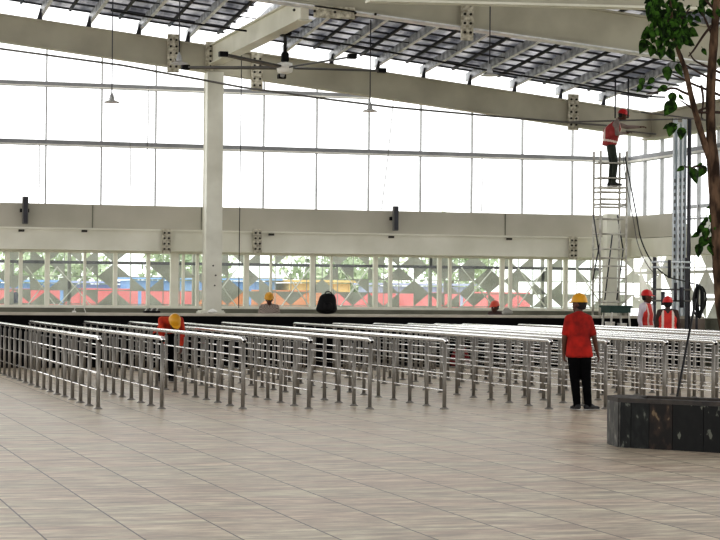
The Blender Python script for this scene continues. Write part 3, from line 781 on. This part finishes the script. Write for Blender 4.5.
for s in (-1,1): mb.tube([(p.x+s*.13,p.y,zc),(p.x+s*.08,p.y,zc+.13)], .009, 6)
mb.tube([(p.x-.08,p.y,zc+.13),(p.x+.08,p.y,zc+.13)], .009, 6); mb.build('wire_frame', M['white'], we)
MB().hull((Vector((p.x-.14,p.y,zc+.02)), .02), (Vector((p.x-.09,p.y,zc+.02)), .02)).build('clamp', M['white'], we)
p = ground(460, 368); 
mb = MB(); q = at(461, 352, YP-.35); mb.hull((Vector((q.x-.12,q.y,.13)), (.14,.12,.12)), (Vector((q.x+.12,q.y,.12)), (.13,.12,.11)), (Vector((q.x,q.y,.42)), (.13,.08,.1)))
tag(mb.build('sack', M['red_cloth'], remesh=.02), 'dark red sack slumped against the black parapet behind the railings', 'sack')
mb = MB(); mb.hull((Vector((q.x+.02,q.y-.26,.07)), (.12,.09,.065)), (Vector((q.x+.14,q.y-.26,.06)), (.06,.07,.055)))
tag(mb.build('rag', M['white'], remesh=.014), 'white rag on the floor in front of the red sack', 'rag')

# ---------- planter ----------
pa = ground(621, 447); pb = ground(760, 455); pl = ground(610, 443.5)
zr = .52
pe = empty('planter', (pa.x, pa.y, 0), 'large stone planter with dark stained marble faces under the tree', 'planter')
dirx = (pb-pa).normalized(); nrm = Vector((-dirx.y, dirx.x, 0))   # into the planter
if nrm.y < 0: nrm = -nrm
pb = pa+dirx*2.6
back = pl + (pl-pa)*4.0
def P2(u, v): return pa+dirx*u+nrm*v
def panel(p0, p1, z0, z1, th, m, nm):
    d = (p1-p0).normalized(); n = Vector((-d.y, d.x, 0))
    mb = MB(); mb.bar(p0+Vector((0,0,(z0+z1)/2)), p1+Vector((0,0,(z0+z1)/2)), th, z1-z0); return mb.build(nm, m, pe)
segs = [(0,.015,'marble_grey'),(.02,.14,'marble_green'),(.145,.35,'marble_green'),(.355,.62,'marble_brown'),(.625,.97,'marble_dark'),(.975,1.6,'marble_dark'),(1.605,2.6,'marble_green')]
for a, b, m in segs: panel(pa+dirx*a, pa+dirx*b, 0, zr-.045, .04, M[m], 'stone_panel')
lc = pl
panel(pa, lc, 0, zr-.045, .04, M['marble_grey'], 'stone_panel')
ldir = (lc-pa).normalized(); l2 = lc+nrm*.3
panel(lc, l2, 0, zr-.045, .04, M['marble_grey'], 'stone_panel')
r2_ = pb+nrm*.85
panel(pb, r2_, 0, zr-.045, .04, M['marble_dark'], 'stone_panel'); panel(l2, r2_, 0, zr-.045, .04, M['marble_dark'], 'stone_panel')
mb = MB()
loop = [pa, pb, r2_, l2, lc]
for i in range(5):
    a, b = loop[i], loop[(i+1)%5]
    c = sum(loop, Vector())/5
    ai, bi = a+(c-a)*.28, b+(c-b)*.28
    ao, bo = a-(c-a).normalized()*.022, b-(c-b).normalized()*.022
    vs = [Vector((v.x,v.y,z)) for z in (zr-.045, zr) for v in (ao,bo,bi,ai)]
    V = [mb.bm.verts.new(v) for v in vs]
    for f in ((0,1,2,3),(4,5,6,7),(0,1,5,4),(1,2,6,5),(2,3,7,6),(3,0,4,7)): mb.bm.faces.new([V[k] for k in f])
mb.build('rim', M['rim'], pe)
c = sum(loop, Vector())/5
mb = MB(); vv = [mb.bm.verts.new(Vector((a.x,a.y,zr-.1))) for a in loop]; mb.bm.faces.new(vv); mb.build('soil', M['soil'], pe)

# ---------- indoor tree ----------
D = 21.05
tb = at_d(752, 402, D)
te = empty('indoor_tree', (tb.x, tb.y, zr-.1), 'slender brown trunked tree with dark green leaves growing from the planter', 'tree')
def tp(px, py, dd=0): return at_d(px, py, D+dd)
def branch(pts, rs, m, name='branch', parent=te):
    P = smooth_pts(pts, 5); n = len(P)
    R = []
    for i in range(n):
        t = i/(n-1)*(len(rs)-1); k = min(int(t), len(rs)-2); R.append(rs[k]*(1-(t-k))+rs[k+1]*(t-k))
    rnd = random.Random(len(P))
    if m is M['trunk']: R = [r*rnd.uniform(.93,1.07) for r in R]
    return MB().tube(P, R, 10).build(name, m, parent)
b0 = Vector((tb.x, tb.y, zr-.12))
trk = branch([b0, tp(737,360), tp(724,315), tp(719.5,260), tp(716.5,215), tp(712.5,165), tp(710,130), tp(709.5,90), tp(712,45), tp(715,0), tp(718,-45)], [.075,.074,.074,.076,.074,.064,.05,.048,.045,.04,.034], M['trunk'], 'trunk')
branch([tp(709,158), tp(701,135,-.05), tp(691,100,-.1), tp(684,70,-.1), tp(676,48,-.1), tp(671,25,-.05), tp(668,0)], [.04,.034,.028,.024,.02,.012], M['trunk'])
tw = [[(730,100),(707,90),(692,84),(680,78),(671,74)], [(735,86),(720,81),(705,76),(690,68),(678,61)], [(735,80),(718,72),(705,66),(693,60),(688,52)], [(730,113),(712,112),(697,112),(688,106),(679,100)],
      [(690,95),(682,92),(672,88),(655,92),(645,94)], [(696,112),(704,108),(712,110)], [(710,25),(702,35),(692,50),(687,56)], [(712,38),(704,20),(699,10)], [(704,170),(697,166),(690,168),(684,166)], [(709,240),(705,235),(702,230)], [(700,85),(702,100),(700,118)],
      [(671,25),(660,15),(650,8)], [(672,30),(680,18),(688,8)], [(670,30),(658,32),(646,38)],[(714,10),(706,2),(700,-6)]]
for i, b in enumerate(tw):
    branch([tp(x, y, .02*math.sin(i+k)) for k, (x, y) in enumerate(b)], [.015,.012,.006], M['twig'], 'twig')
lm = MB(); rnd = random.Random(5)
def leaf(px, py, ln, ang, dd=0, fold=.3):
    """heart shaped leaf hanging; ang 0 = straight down"""
    L = ln/91.0; w = L*(.37 if ln > 10.5 else .3)
    prof = [(0,0),(.5,.04),(.95,.2),(1,.38),(.75,.6),(.4,.8),(0,1.0)]
    o = tp(px, py, dd)
    down = Vector((CA,-SA,0))*math.sin(ang)+Vector((0,0,-1))*math.cos(ang)
    yaw = rnd.uniform(-.7,.7)
    side = Vector((CA,-SA,0))*math.cos(ang)-Vector((0,0,-1))*math.sin(ang)
    side = (side*math.cos(yaw)+Vector((SA,CA,0))*math.sin(yaw)).normalized()
    nn = side.cross(down).normalized()
    mid = []; 
    for s in (-1,1):
        pts = [o+down*L*t*1.0+side*(w*wd*s)+nn*(wd*w*fold)-nn*(t*t*L*.15) for wd, t in prof]
        midp = [o+down*L*t-nn*(t*t*L*.15) for wd, t in prof]
        for k in range(len(prof)-1):
            q = [midp[k], midp[k+1], pts[k+1], pts[k]]
            try: lm.bm.faces.new([lm.bm.verts.new(v) for v in q]).smooth = True
            except Exception: pass
    lm.tube([o-down*L*.25, o], .003, 4)
for x, y, l, a in [(667,66,15,-.1),(677,63,14,.2),(643,78,11,-.5),(641,84,10,-.6),(653,78,10,-.9),(651,86,8,-1.2),(666,86,11,-1.1),(671,92,12,.1),(672,100,18,-.45),(678,94,8,.6),
                (671,122,15,-.15),(668,124,8,-.8),(680,127,13,.05),(676,124,6,-1),(683,166,9,-.9),(694,168,16,.05),(689,166,6,.5),(705,166,13,-.6),(702,164,6,-1.4),
                (704,226,12,-.8),(706,236,14,-.5),(713,226,12,.2),(716,236,12,-.2),(712,214,9,-.3),(708,218,8,-.9),(716,208,8,.1),(701,48,8,.5),(718,58,9,.1),(712,205,7,-1),(699,232,10,-.9),(701,244,14,-.3),(708,228,13,-.4),(712,236,13,.1),(716,218,12,-.1),(710,244,12,.2),(717,246,10,0),(706,222,10,-1)]:
    leaf(x, y, l, a, rnd.uniform(-.05,.05))
for _ in range(230):
    x = rnd.gauss(667, 13); y = rnd.gauss(24, 15)
    if y > 52 or x < 642 or x > 700: continue
    leaf(x, y, rnd.uniform(5.5,10), rnd.uniform(-1.0,1.0), rnd.uniform(-.3,.3))
for x, y, l, a in [(652,5,17,-.3),(655,14,14,.2),(648,2,15,.1),(646,40,16,-.6),(650,30,14,-.9),(652,45,12,-.3),(662,45,15,-.3),(668,48,14,.3),(700,4,14,.1),(706,8,12,.5),(703,-4,14,-.3),(712,-2,12,.4),(675,2,12,.5),(656,-3,14,-.2),(670,-4,13,.2),(716,8,10,.3),(683,38,12,.9),(686,30,12,1.1),(688,22,10,1.2)]:
    leaf(x, y, l, a, rnd.uniform(-.1,.1))
lm.build('foliage', M['leaf'], te)

# leaning black pole in front of the railings
a = at_d(696, 299, 26.6); dirp = (at_d(682.5, 372, 25.9)-a); t_ = -a.z/dirp.z; b = a+dirp*t_
tubething('leaning_pole', [a, b], .016, M['cable'], 'thin black pole leaning behind the planter in front of the railings', 'pole', seg=8)

# ---------- people ----------
V = Vector
UP = V((0,0,1))
def hand(mb, wrist, d, nrm, side, curl=.5, s=1.0):
    """palm with four fingers and a thumb; d = direction of the hand, nrm = palm normal, side = towards the thumb"""
    d = d.normalized(); nrm = (nrm-d*nrm.dot(d)).normalized(); sd = (side-d*side.dot(d)-nrm*side.dot(nrm)).normalized()
    w = wrist
    mb.hull((w, .024), (w+d*.03+sd*.012, .02), (w+d*.03-sd*.014, .02))
    mb.hull((w+d*.03+sd*.02, .016), (w+d*.03-sd*.018, .016), (w+d*.085+sd*.032, .0135), (w+d*.083-sd*.03, .012))
    for k, (o, L) in enumerate(((.031,.07),(.011,.078),(-.010,.072),(-.030,.056))):
        b = w+d*.087+sd*o; ang = 0; p = b; dirv = d; r = .0095
        for j, f in enumerate((.45,.32,.23)):
            ang += curl*(.35+.25*j)+.05*k
            dirv = d*math.cos(ang)+nrm*math.sin(ang)+sd*o*1.2
            q = p+dirv.normalized()*L*f*s; mb.hull((p, r), (q, r*.92)); p = q; r *= .92
    b = w+d*.03+sd*.028; q = b+(d*.7+sd*.7+nrm*.25).normalized()*.038; r_ = q+(d*.9+sd*.2+nrm*.4).normalized()*.034
    mb.hull((b, .014), (q, .0115)); mb.hull((q, .0115), (r_, .0095))
def make_person(name, loc, rz, J, label, shirt, trousers, helmet, vest=None, sleeves='long', hair=True, helmet_kind='hard', shoe=True, turn=0, tilt=0, hem=.05, vb=1.0):
    """J: joints in local space, person facing +y"""
    root = empty(name, loc, label, 'person', rz=rz)
    g = lambda k: V(J[k])
    pel, chest, neck, head = g('pelvis'), g('chest'), g('neck'), g('head')
    spine = (chest-pel).normalized()
    Hm = Matrix.Translation(head) @ Matrix.Rotation(turn, 4, 'Z') @ Matrix.Rotation(tilt, 4, 'X')
    hp = lambda x, y, z: Hm @ V((x, y, z))
    mb = MB()
    # torso
    mb.hull((pel+V((.06,0,0)), .09), (pel-V((.06,0,0)), .09), (pel+spine*.14+V((.05,0,0)), .08), (pel+spine*.14-V((.05,0,0)), .08))
    mb.hull((pel+spine*.14+V((.05,0,0)), .08), (pel+spine*.14-V((.05,0,0)), .08), (chest+V((.08,0,0)), .09), (chest-V((.08,0,0)), .09))
    mb.hull((chest+V((.08,0,0)), .09), (chest-V((.08,0,0)), .09), (g('sl'), .045), (g('sr'), .045), (neck, .05))
    mb.hull((neck, .052), (head+(neck-head)*.35, .05))
    # head
    R = Hm.to_3x3()
    mb.hull((hp(0,-.015,.03), .085), (hp(0,.02,.025), .078), (hp(0,.045,-.02), .055))
    mb.hull((hp(0,.03,-.02), .062), (hp(0,.062,-.085), .028), (hp(0,.02,-.06), .048))
    mb.hull((hp(0,.093,.012), .01), (hp(0,.112,-.022), .013)); mb.hull((hp(.012,.1,-.026), .009), (hp(-.012,.1,-.026), .009))
    for s in (-1,1): mb.hull((hp(.078*s,-.005,.015), (.01,.016,.018)), (hp(.076*s,-.002,-.018), (.008,.012,.012)))
    mb.hull((hp(-.02,.085,-.055), .01), (hp(.02,.085,-.055), .01))
    for s, S in ((-1,'l'), (1,'r')):
        sh, el, wr, ha = g('s'+S), g('e'+S), g('w'+S), g('h'+S)
        mb.hull((sh, .052), ((sh+el)/2, .045)); mb.hull(((sh+el)/2, .045), (el, .036))
        mb.hull((el, .037), (el*.65+wr*.35, .036)); mb.hull((el*.65+wr*.35, .036), (wr, .024))
        d = (ha-wr); nrm = V((-s,0.15,0)) if abs(d.normalized().z) > .6 else V((0,0,-1))
        sd = V((0,1,0)) if abs(d.normalized().z) > .6 else V((-s,0,.3))
        hand(mb, wr, d, nrm, sd, .55)
        hi, kn, an, to = g('p'+S), g('k'+S), g('a'+S), g('t'+S)
        mb.hull((hi, .085), ((hi+kn)/2, .068)); mb.hull(((hi+kn)/2, .068), (kn, .052))
        mb.hull((kn, .052), (kn*.65+an*.35, .052)); mb.hull((kn*.65+an*.35, .052), (an, .033))
        mb.hull((an-UP*.03, .03), (an+(to-an)*.5-UP*.02, .03)); mb.hull((an+(to-an)*.5-UP*.02, .03), (to-UP*.0, (.034,.03,.018)))
    mb.build('body', M['skin'], root, local=True, remesh=.0075)
    # shirt
    mb = MB(); o = .022
    hemd = pel-spine*hem
    mb.hull((hemd+V((.085,0,0)), (.112,.125,.03)), (hemd-V((.085,0,0)), (.112,.125,.03)), (pel+spine*.14+V((.07,0,0)), .095), (pel+spine*.14-V((.07,0,0)), .095))
    mb.hull((pel+spine*.14+V((.07,0,0)), .095), (pel+spine*.14-V((.07,0,0)), .095), (chest+V((.075,0,0)), .105), (chest-V((.075,0,0)), .105))
    mb.hull((chest+V((.075,0,0)), .105), (chest-V((.075,0,0)), .105), (g('sl'), .062), (g('sr'), .062))
    mb.hull((g('sl'), .062), (g('sr'), .062), (neck-UP*.01, .062))
    mb.hull((chest+V((.07,0,0)), .106), (chest-V((.07,0,0)), .106), (g('sl'), .058), (g('sr'), .058), (neck-spine*.02, .066))
    mb.hull((neck+(head-neck)*.08, .06), (neck-spine*.03, .07))
    for S in 'lr':
        sh, el, wr = g('s'+S), g('e'+S), g('w'+S)
        if sleeves == 'long':
            mb.hull((sh, .066), (el, .052)); mb.hull((el, .052), (wr-(wr-el).normalized()*.02, .034))
        else:
            mb.hull((sh, .06), (sh*.18+el*.82, .054))
    mb.build('shirt', shirt, root, local=True, remesh=.011)
    if vest:
        mb = MB()
        e1, e2 = (.108,.108*vb,.108), (.12,.12*vb,.12)
        mb.hull((hemd+V((.09,0,0)), (.12,.136*max(1,vb*.72),.03)), (hemd-V((.09,0,0)), (.12,.136*max(1,vb*.72),.03)), (pel+spine*.14+V((.075,0,0)), e1), (pel+spine*.14-V((.075,0,0)), e1))
        mb.hull((pel+spine*.14+V((.075,0,0)), e1), (pel+spine*.14-V((.075,0,0)), e1), (chest+V((.09,0,0)), e2), (chest-V((.09,0,0)), e2))
        mb.hull((chest+V((.09,0,0)), e2), (chest-V((.09,0,0)), e2), (g('sl')*.75+g('sr')*.25+V((0,0,.0)), .076), (g('sr')*.75+g('sl')*.25, .076))
        vo = mb.build('safety_vest', [vest, M['reflect']], root, local=True, remesh=.012)
        Ls = (chest-pel).length
        for p in vo.data.polygons:
            c = p.center-pel; t = c.dot(spine); lx = c.x
            if (-.0 < t < .05 or .08 < abs(lx) < .13 and t > .05) : p.material_index = 1
    # trousers
    mb = MB()
    mb.hull((pel+V((.07,0,.04)), .095), (pel-V((.07,0,-.04)), .095), (g('pl'), .1), (g('pr'), .1))
    for S in 'lr':
        hi, kn, an = g('p'+S), g('k'+S), g('a'+S)
        mb.hull((hi, .1), (kn, .07)); mb.hull((kn, .07), (an+(kn-an).normalized()*.0, .054))
    mb.build('trousers', trousers, root, local=True, remesh=.011)
    for S in 'lr':
        an, to = g('a'+S), g('t'+S); f = V(((to-an).x, (to-an).y, 0)).normalized(); zf = an.z-.075
        base = V((an.x, an.y, zf))
        mb = MB(); mb.hull((base-f*.035+UP*.045, .042), (base+f*.09+UP*.038, (.045,.045,.03)), (base+UP*.08, .04)); mb.hull((base+f*.06+UP*.035, (.046,.046,.032)), (base+f*.165+UP*.03, (.04,.04,.024)))
        sho = mb.build('shoe', M['shoe'], root, local=True, remesh=.009)
        mb = MB(); mb.hull((base-f*.04+UP*.01, (.043,.043,.01)), (base+f*.17+UP*.01, (.042,.042,.01))); mb.build('sole', M['sole'], sho, local=True)
    # hair and face
    mb = MB(); mb.hull((hp(0,-.035,.04), (.088,.075,.085)), (hp(0,-.045,-.025), (.07,.05,.04))); mb.hull((hp(0,.0,.07),(.08,.085,.055)), (hp(0,-.03,.06), .07))
    mb.build('hair', M['hair'], root, local=True, remesh=.009)
    for s in (-1,1):
        MB().hull((hp(.03*s,.085,.012), .011), (hp(.032*s,.085,.012), .011)).build('eye', M['eye'], root, local=True)
        MB().hull((hp(.03*s,.094,.012), .0055), (hp(.031*s,.094,.012), .0055)).build('pupil', M['hair'], root, local=True)
    MB().hull((hp(-.018,.094,-.055), .006), (hp(.018,.094,-.055), .006)).build('mouth', M['lip'], root, local=True)
    if helmet:
        mb = MB(); seg = 24; rings = []
        prof = [(1.08,0),(1.04,.008),(.99,.03),(.93,.06),(.81,.09),(.6,.117),(.33,.132),(.08,.137)]
        for r, z in prof:
            rings.append([mb.bm.verts.new(V((.103*r*math.cos(2*math.pi*k/seg), .12*r*math.sin(2*math.pi*k/seg)-.005, .045+z*.93))) for k in range(seg)])
        for a_, b_ in zip(rings, rings[1:]):
            for k in range(seg): mb.bm.faces.new((a_[k], a_[(k+1)%seg], b_[(k+1)%seg], b_[k])).smooth = True
        mb.bm.faces.new(rings[-1]); mb.bm.faces.new(list(reversed(rings[0])))
        mb.hull((V((0,-.075,.115)),.03),(V((0,.07,.115)),.03),(V((0,0,.155)),.022))
        mb.xf(Hm); he = mb.build('helmet', helmet, root, local=True)
        mb = MB(); n = 12
        top = []; bot = []
        for k in range(n+1):
            t = math.radians(20+140*k/n); top.append((.103*math.cos(t), .12*math.sin(t)-.005)); 
            bot.append((.112*math.cos(t)*1.02, (.12*math.sin(t)-.005)+.055*math.sin((t-math.radians(20))/math.radians(140)*math.pi)))
        for k in range(n):
            for z in (.046, .056):
                mb.quad((top[k][0],top[k][1],z),(top[k+1][0],top[k+1][1],z),(bot[k+1][0],bot[k+1][1],z-.012),(bot[k][0],bot[k][1],z-.012))
            mb.quad((bot[k][0],bot[k][1],.034),(bot[k+1][0],bot[k+1][1],.034),(bot[k+1][0],bot[k+1][1],.044),(bot[k][0],bot[k][1],.044))
        mb.xf(Hm); mb.build('brim', helmet, he, local=True)
    return root
def stand(H=1.66, **over):
    k = H/1.66
    J = dict(pelvis=(0,0,.93), chest=(0,0,1.2), neck=(0,-.01,1.4), head=(0,.015,1.53),
        sl=(-.17,0,1.36), sr=(.17,0,1.36), el=(-.235,-.02,1.09), er=(.235,-.02,1.09), wl=(-.24,.04,.86), wr=(.24,.04,.86), hl=(-.24,.06,.78), hr=(.24,.06,.78),
        pl=(-.09,0,.88), pr=(.09,0,.88), kl=(-.1,.02,.47), kr=(.1,.02,.47), al=(-.11,-.02,.085), ar=(.11,-.02,.085), tl=(-.12,.12,.03), tr=(.12,.12,.03))
    J.update(over)
    return {a: tuple(c*k for c in b) for a, b in J.items()}
yaw0 = -A      # rotation that makes a figure face straight away from the viewer

# man in the red shirt, seen from behind
p = ground(579.5, 410.5)
J = stand(1.585, chest=(-.01,0,1.19), sl=(-.152,0,1.335), sr=(.135,0,1.335), el=(-.215,-.02,1.08), wl=(-.215,.04,.85), hl=(-.21,.06,.77), er=(.215,-.04,1.08), wr=(.27,.03,.86), hr=(.3,.04,.78), pl=(-.075,0,.88), pr=(.085,0,.88), kl=(-.055,.03,.47), al=(-.02,.0,.085), tl=(-.05,.13,.03), kr=(.11,.01,.47), ar=(.145,.02,.085), tr=(.26,.09,.03))
make_person('person', (p.x,p.y,0), yaw0+.05, J, 'person in red polo shirt, black trousers and yellow helmet standing with back turned', M['red_shirt'], M['black_cloth'], M['yellow_hat'], sleeves='short', turn=.7, hem=.13)
# scaffold worker (faces right)
p = at(610, 187, YS)
rz = yaw0-math.pi/2
J = stand(1.86, pelvis=(0,-.02,.93), chest=(0,.03,1.2), neck=(0,.13,1.39), head=(0,.24,1.49), sl=(-.17,.1,1.35), sr=(.17,.1,1.35),
    el=(-.19,.36,1.27), wl=(-.12,.62,1.27), hl=(-.12,.72,1.28), er=(.2,.1,1.1), wr=(.12,.3,1.12), hr=(.1,.38,1.14),
    kl=(-.09,.04,.49), al=(-.09,.0,.085), tl=(-.1,.14,.03), pr=(.09,.0,.88), kr=(.09,.08,.48), ar=(.09,.05,.085), tr=(.1,.19,.03))
make_person('person', (p.x,p.y,zp), rz, J, 'person in red helmet and red vest working at the top of the scaffold tower', M['grey_cloth'], M['olive_cloth'], M['red_hat'], vest=M['vest_dark'], tilt=-.2, vb=1.7)
# white shirt worker
p = at_d(646.5, 300, 41.0)
J = stand(1.70)
make_person('person', (p.x,p.y,0), yaw0-2.2, J, 'person in pale shirt, red vest and red helmet looking right beside the green table', M['white_cloth'], M['black_cloth'], M['red_hat'], vest=M['vest'], turn=.55)
p = at_d(668, 300, 40.6)
J = stand(1.555)
make_person('person', (p.x,p.y,0), yaw0-.1, J, 'person in red vest with pale reflective straps, right of the pale shirted worker', M['brown_cloth'], M['black_cloth'], M['red_hat'], vest=M['vest'])
# bending worker
p = at_d(168, 350, 35.0); rx = (ground(244,409).x+ground(310,409).x)/2
J = stand(1.64, pelvis=(0,-.12,.9), chest=(0,.16,1.04), neck=(0,.33,1.1), head=(0,.44,1.08), sl=(-.17,.27,1.12), sr=(.17,.27,1.12),
    el=(-.2,.36,.88), er=(.2,.36,.88), wl=(-.15,.42,.66), wr=(.15,.42,.66), hl=(-.14,.44,.58), hr=(.14,.44,.58), pl=(-.09,-.12,.86), pr=(.09,-.12,.86), kl=(-.11,-.02,.46), kr=(.11,-.02,.46))
dd = 35.0; px_ = rx*F/(CA*dd)-240
bw = at_d(px_, 300, dd)
make_person('person', (bw.x+.06,bw.y+.3,0), yaw0+math.pi+.4, J, 'person in orange shirt and yellow helmet bending down between the railings', M['orange_cloth'], M['black_cloth'], M['yellow_hat'], tilt=-.95, turn=.15)
# behind the parapet
p = at(269.5, 300, 43.2)
make_person('person', (p.x,p.y,0), yaw0+math.pi, stand(1.565), 'person in checked shirt and yellow helmet standing behind the parapet', M['check'], M['black_cloth'], M['yellow_hat'], tilt=-.25)
p = at(495.5, 300, 43.2)
make_person('person', (p.x,p.y,0), yaw0+2.4, stand(1.41), 'person in orange helmet, only the head showing over the parapet', M['brown_cloth'], M['black_cloth'], M['orange_hat'], tilt=-.1)

# ---------- world, light, camera ----------
w = bpy.data.worlds.new('sky'); bpy.context.scene.world = w; w.use_nodes = True
nt = w.node_tree; bg = nt.nodes['Background']; bg.inputs['Strength'].default_value = 2.0
tc = nt.nodes.new('ShaderNodeTexCoord'); sp = nt.nodes.new('ShaderNodeSeparateXYZ'); rp_ = nt.nodes.new('ShaderNodeValToRGB')
rp_.color_ramp.elements[0].position = .45; rp_.color_ramp.elements[0].color = (.75,.75,.73,1)
rp_.color_ramp.elements[1].position = .52; rp_.color_ramp.elements[1].color = (1,1,1,1)
mr = nt.nodes.new('ShaderNodeMapRange'); mr.inputs[1].default_value = -1; mr.inputs[2].default_value = 1
nt.links.new(tc.outputs['Generated'], sp.inputs[0]); nt.links.new(sp.outputs['Z'], mr.inputs[0]); nt.links.new(mr.outputs[0], rp_.inputs[0]); nt.links.new(rp_.outputs[0], bg.inputs['Color'])
sl = bpy.data.lights.new('soft_daylight', 'SUN'); sl.energy = .15; sl.angle = math.radians(40); so = bpy.data.objects.new('soft_daylight', sl); C.objects.link(so)
so.rotation_euler = (math.radians(58), 0, math.radians(-15))

cd = bpy.data.cameras.new('camera'); co = bpy.data.objects.new('camera', cd); C.objects.link(co)
cd.sensor_width = 36; cd.lens = F/720*36; cd.clip_end = 500; cd.clip_start = .5
th = math.atan(23.5/F); r = .009
Fv = V((SA,CA,0)); Rv = V((CA,-SA,0)); F2 = Fv*math.cos(th)+UP*math.sin(th); U0 = -Fv*math.sin(th)+UP*math.cos(th)
Xc = Rv*math.cos(r)+U0*math.sin(r); Yc = U0*math.cos(r)-Rv*math.sin(r)
mm = Matrix((Xc, Yc, -F2)).transposed().to_4x4(); mm.translation = V((0,0,EYE)); co.matrix_world = mm
sc = bpy.context.scene; sc.camera = co
sc.view_settings.view_transform = 'Standard'; sc.view_settings.look = 'Medium High Contrast'; sc.view_settings.exposure = 0
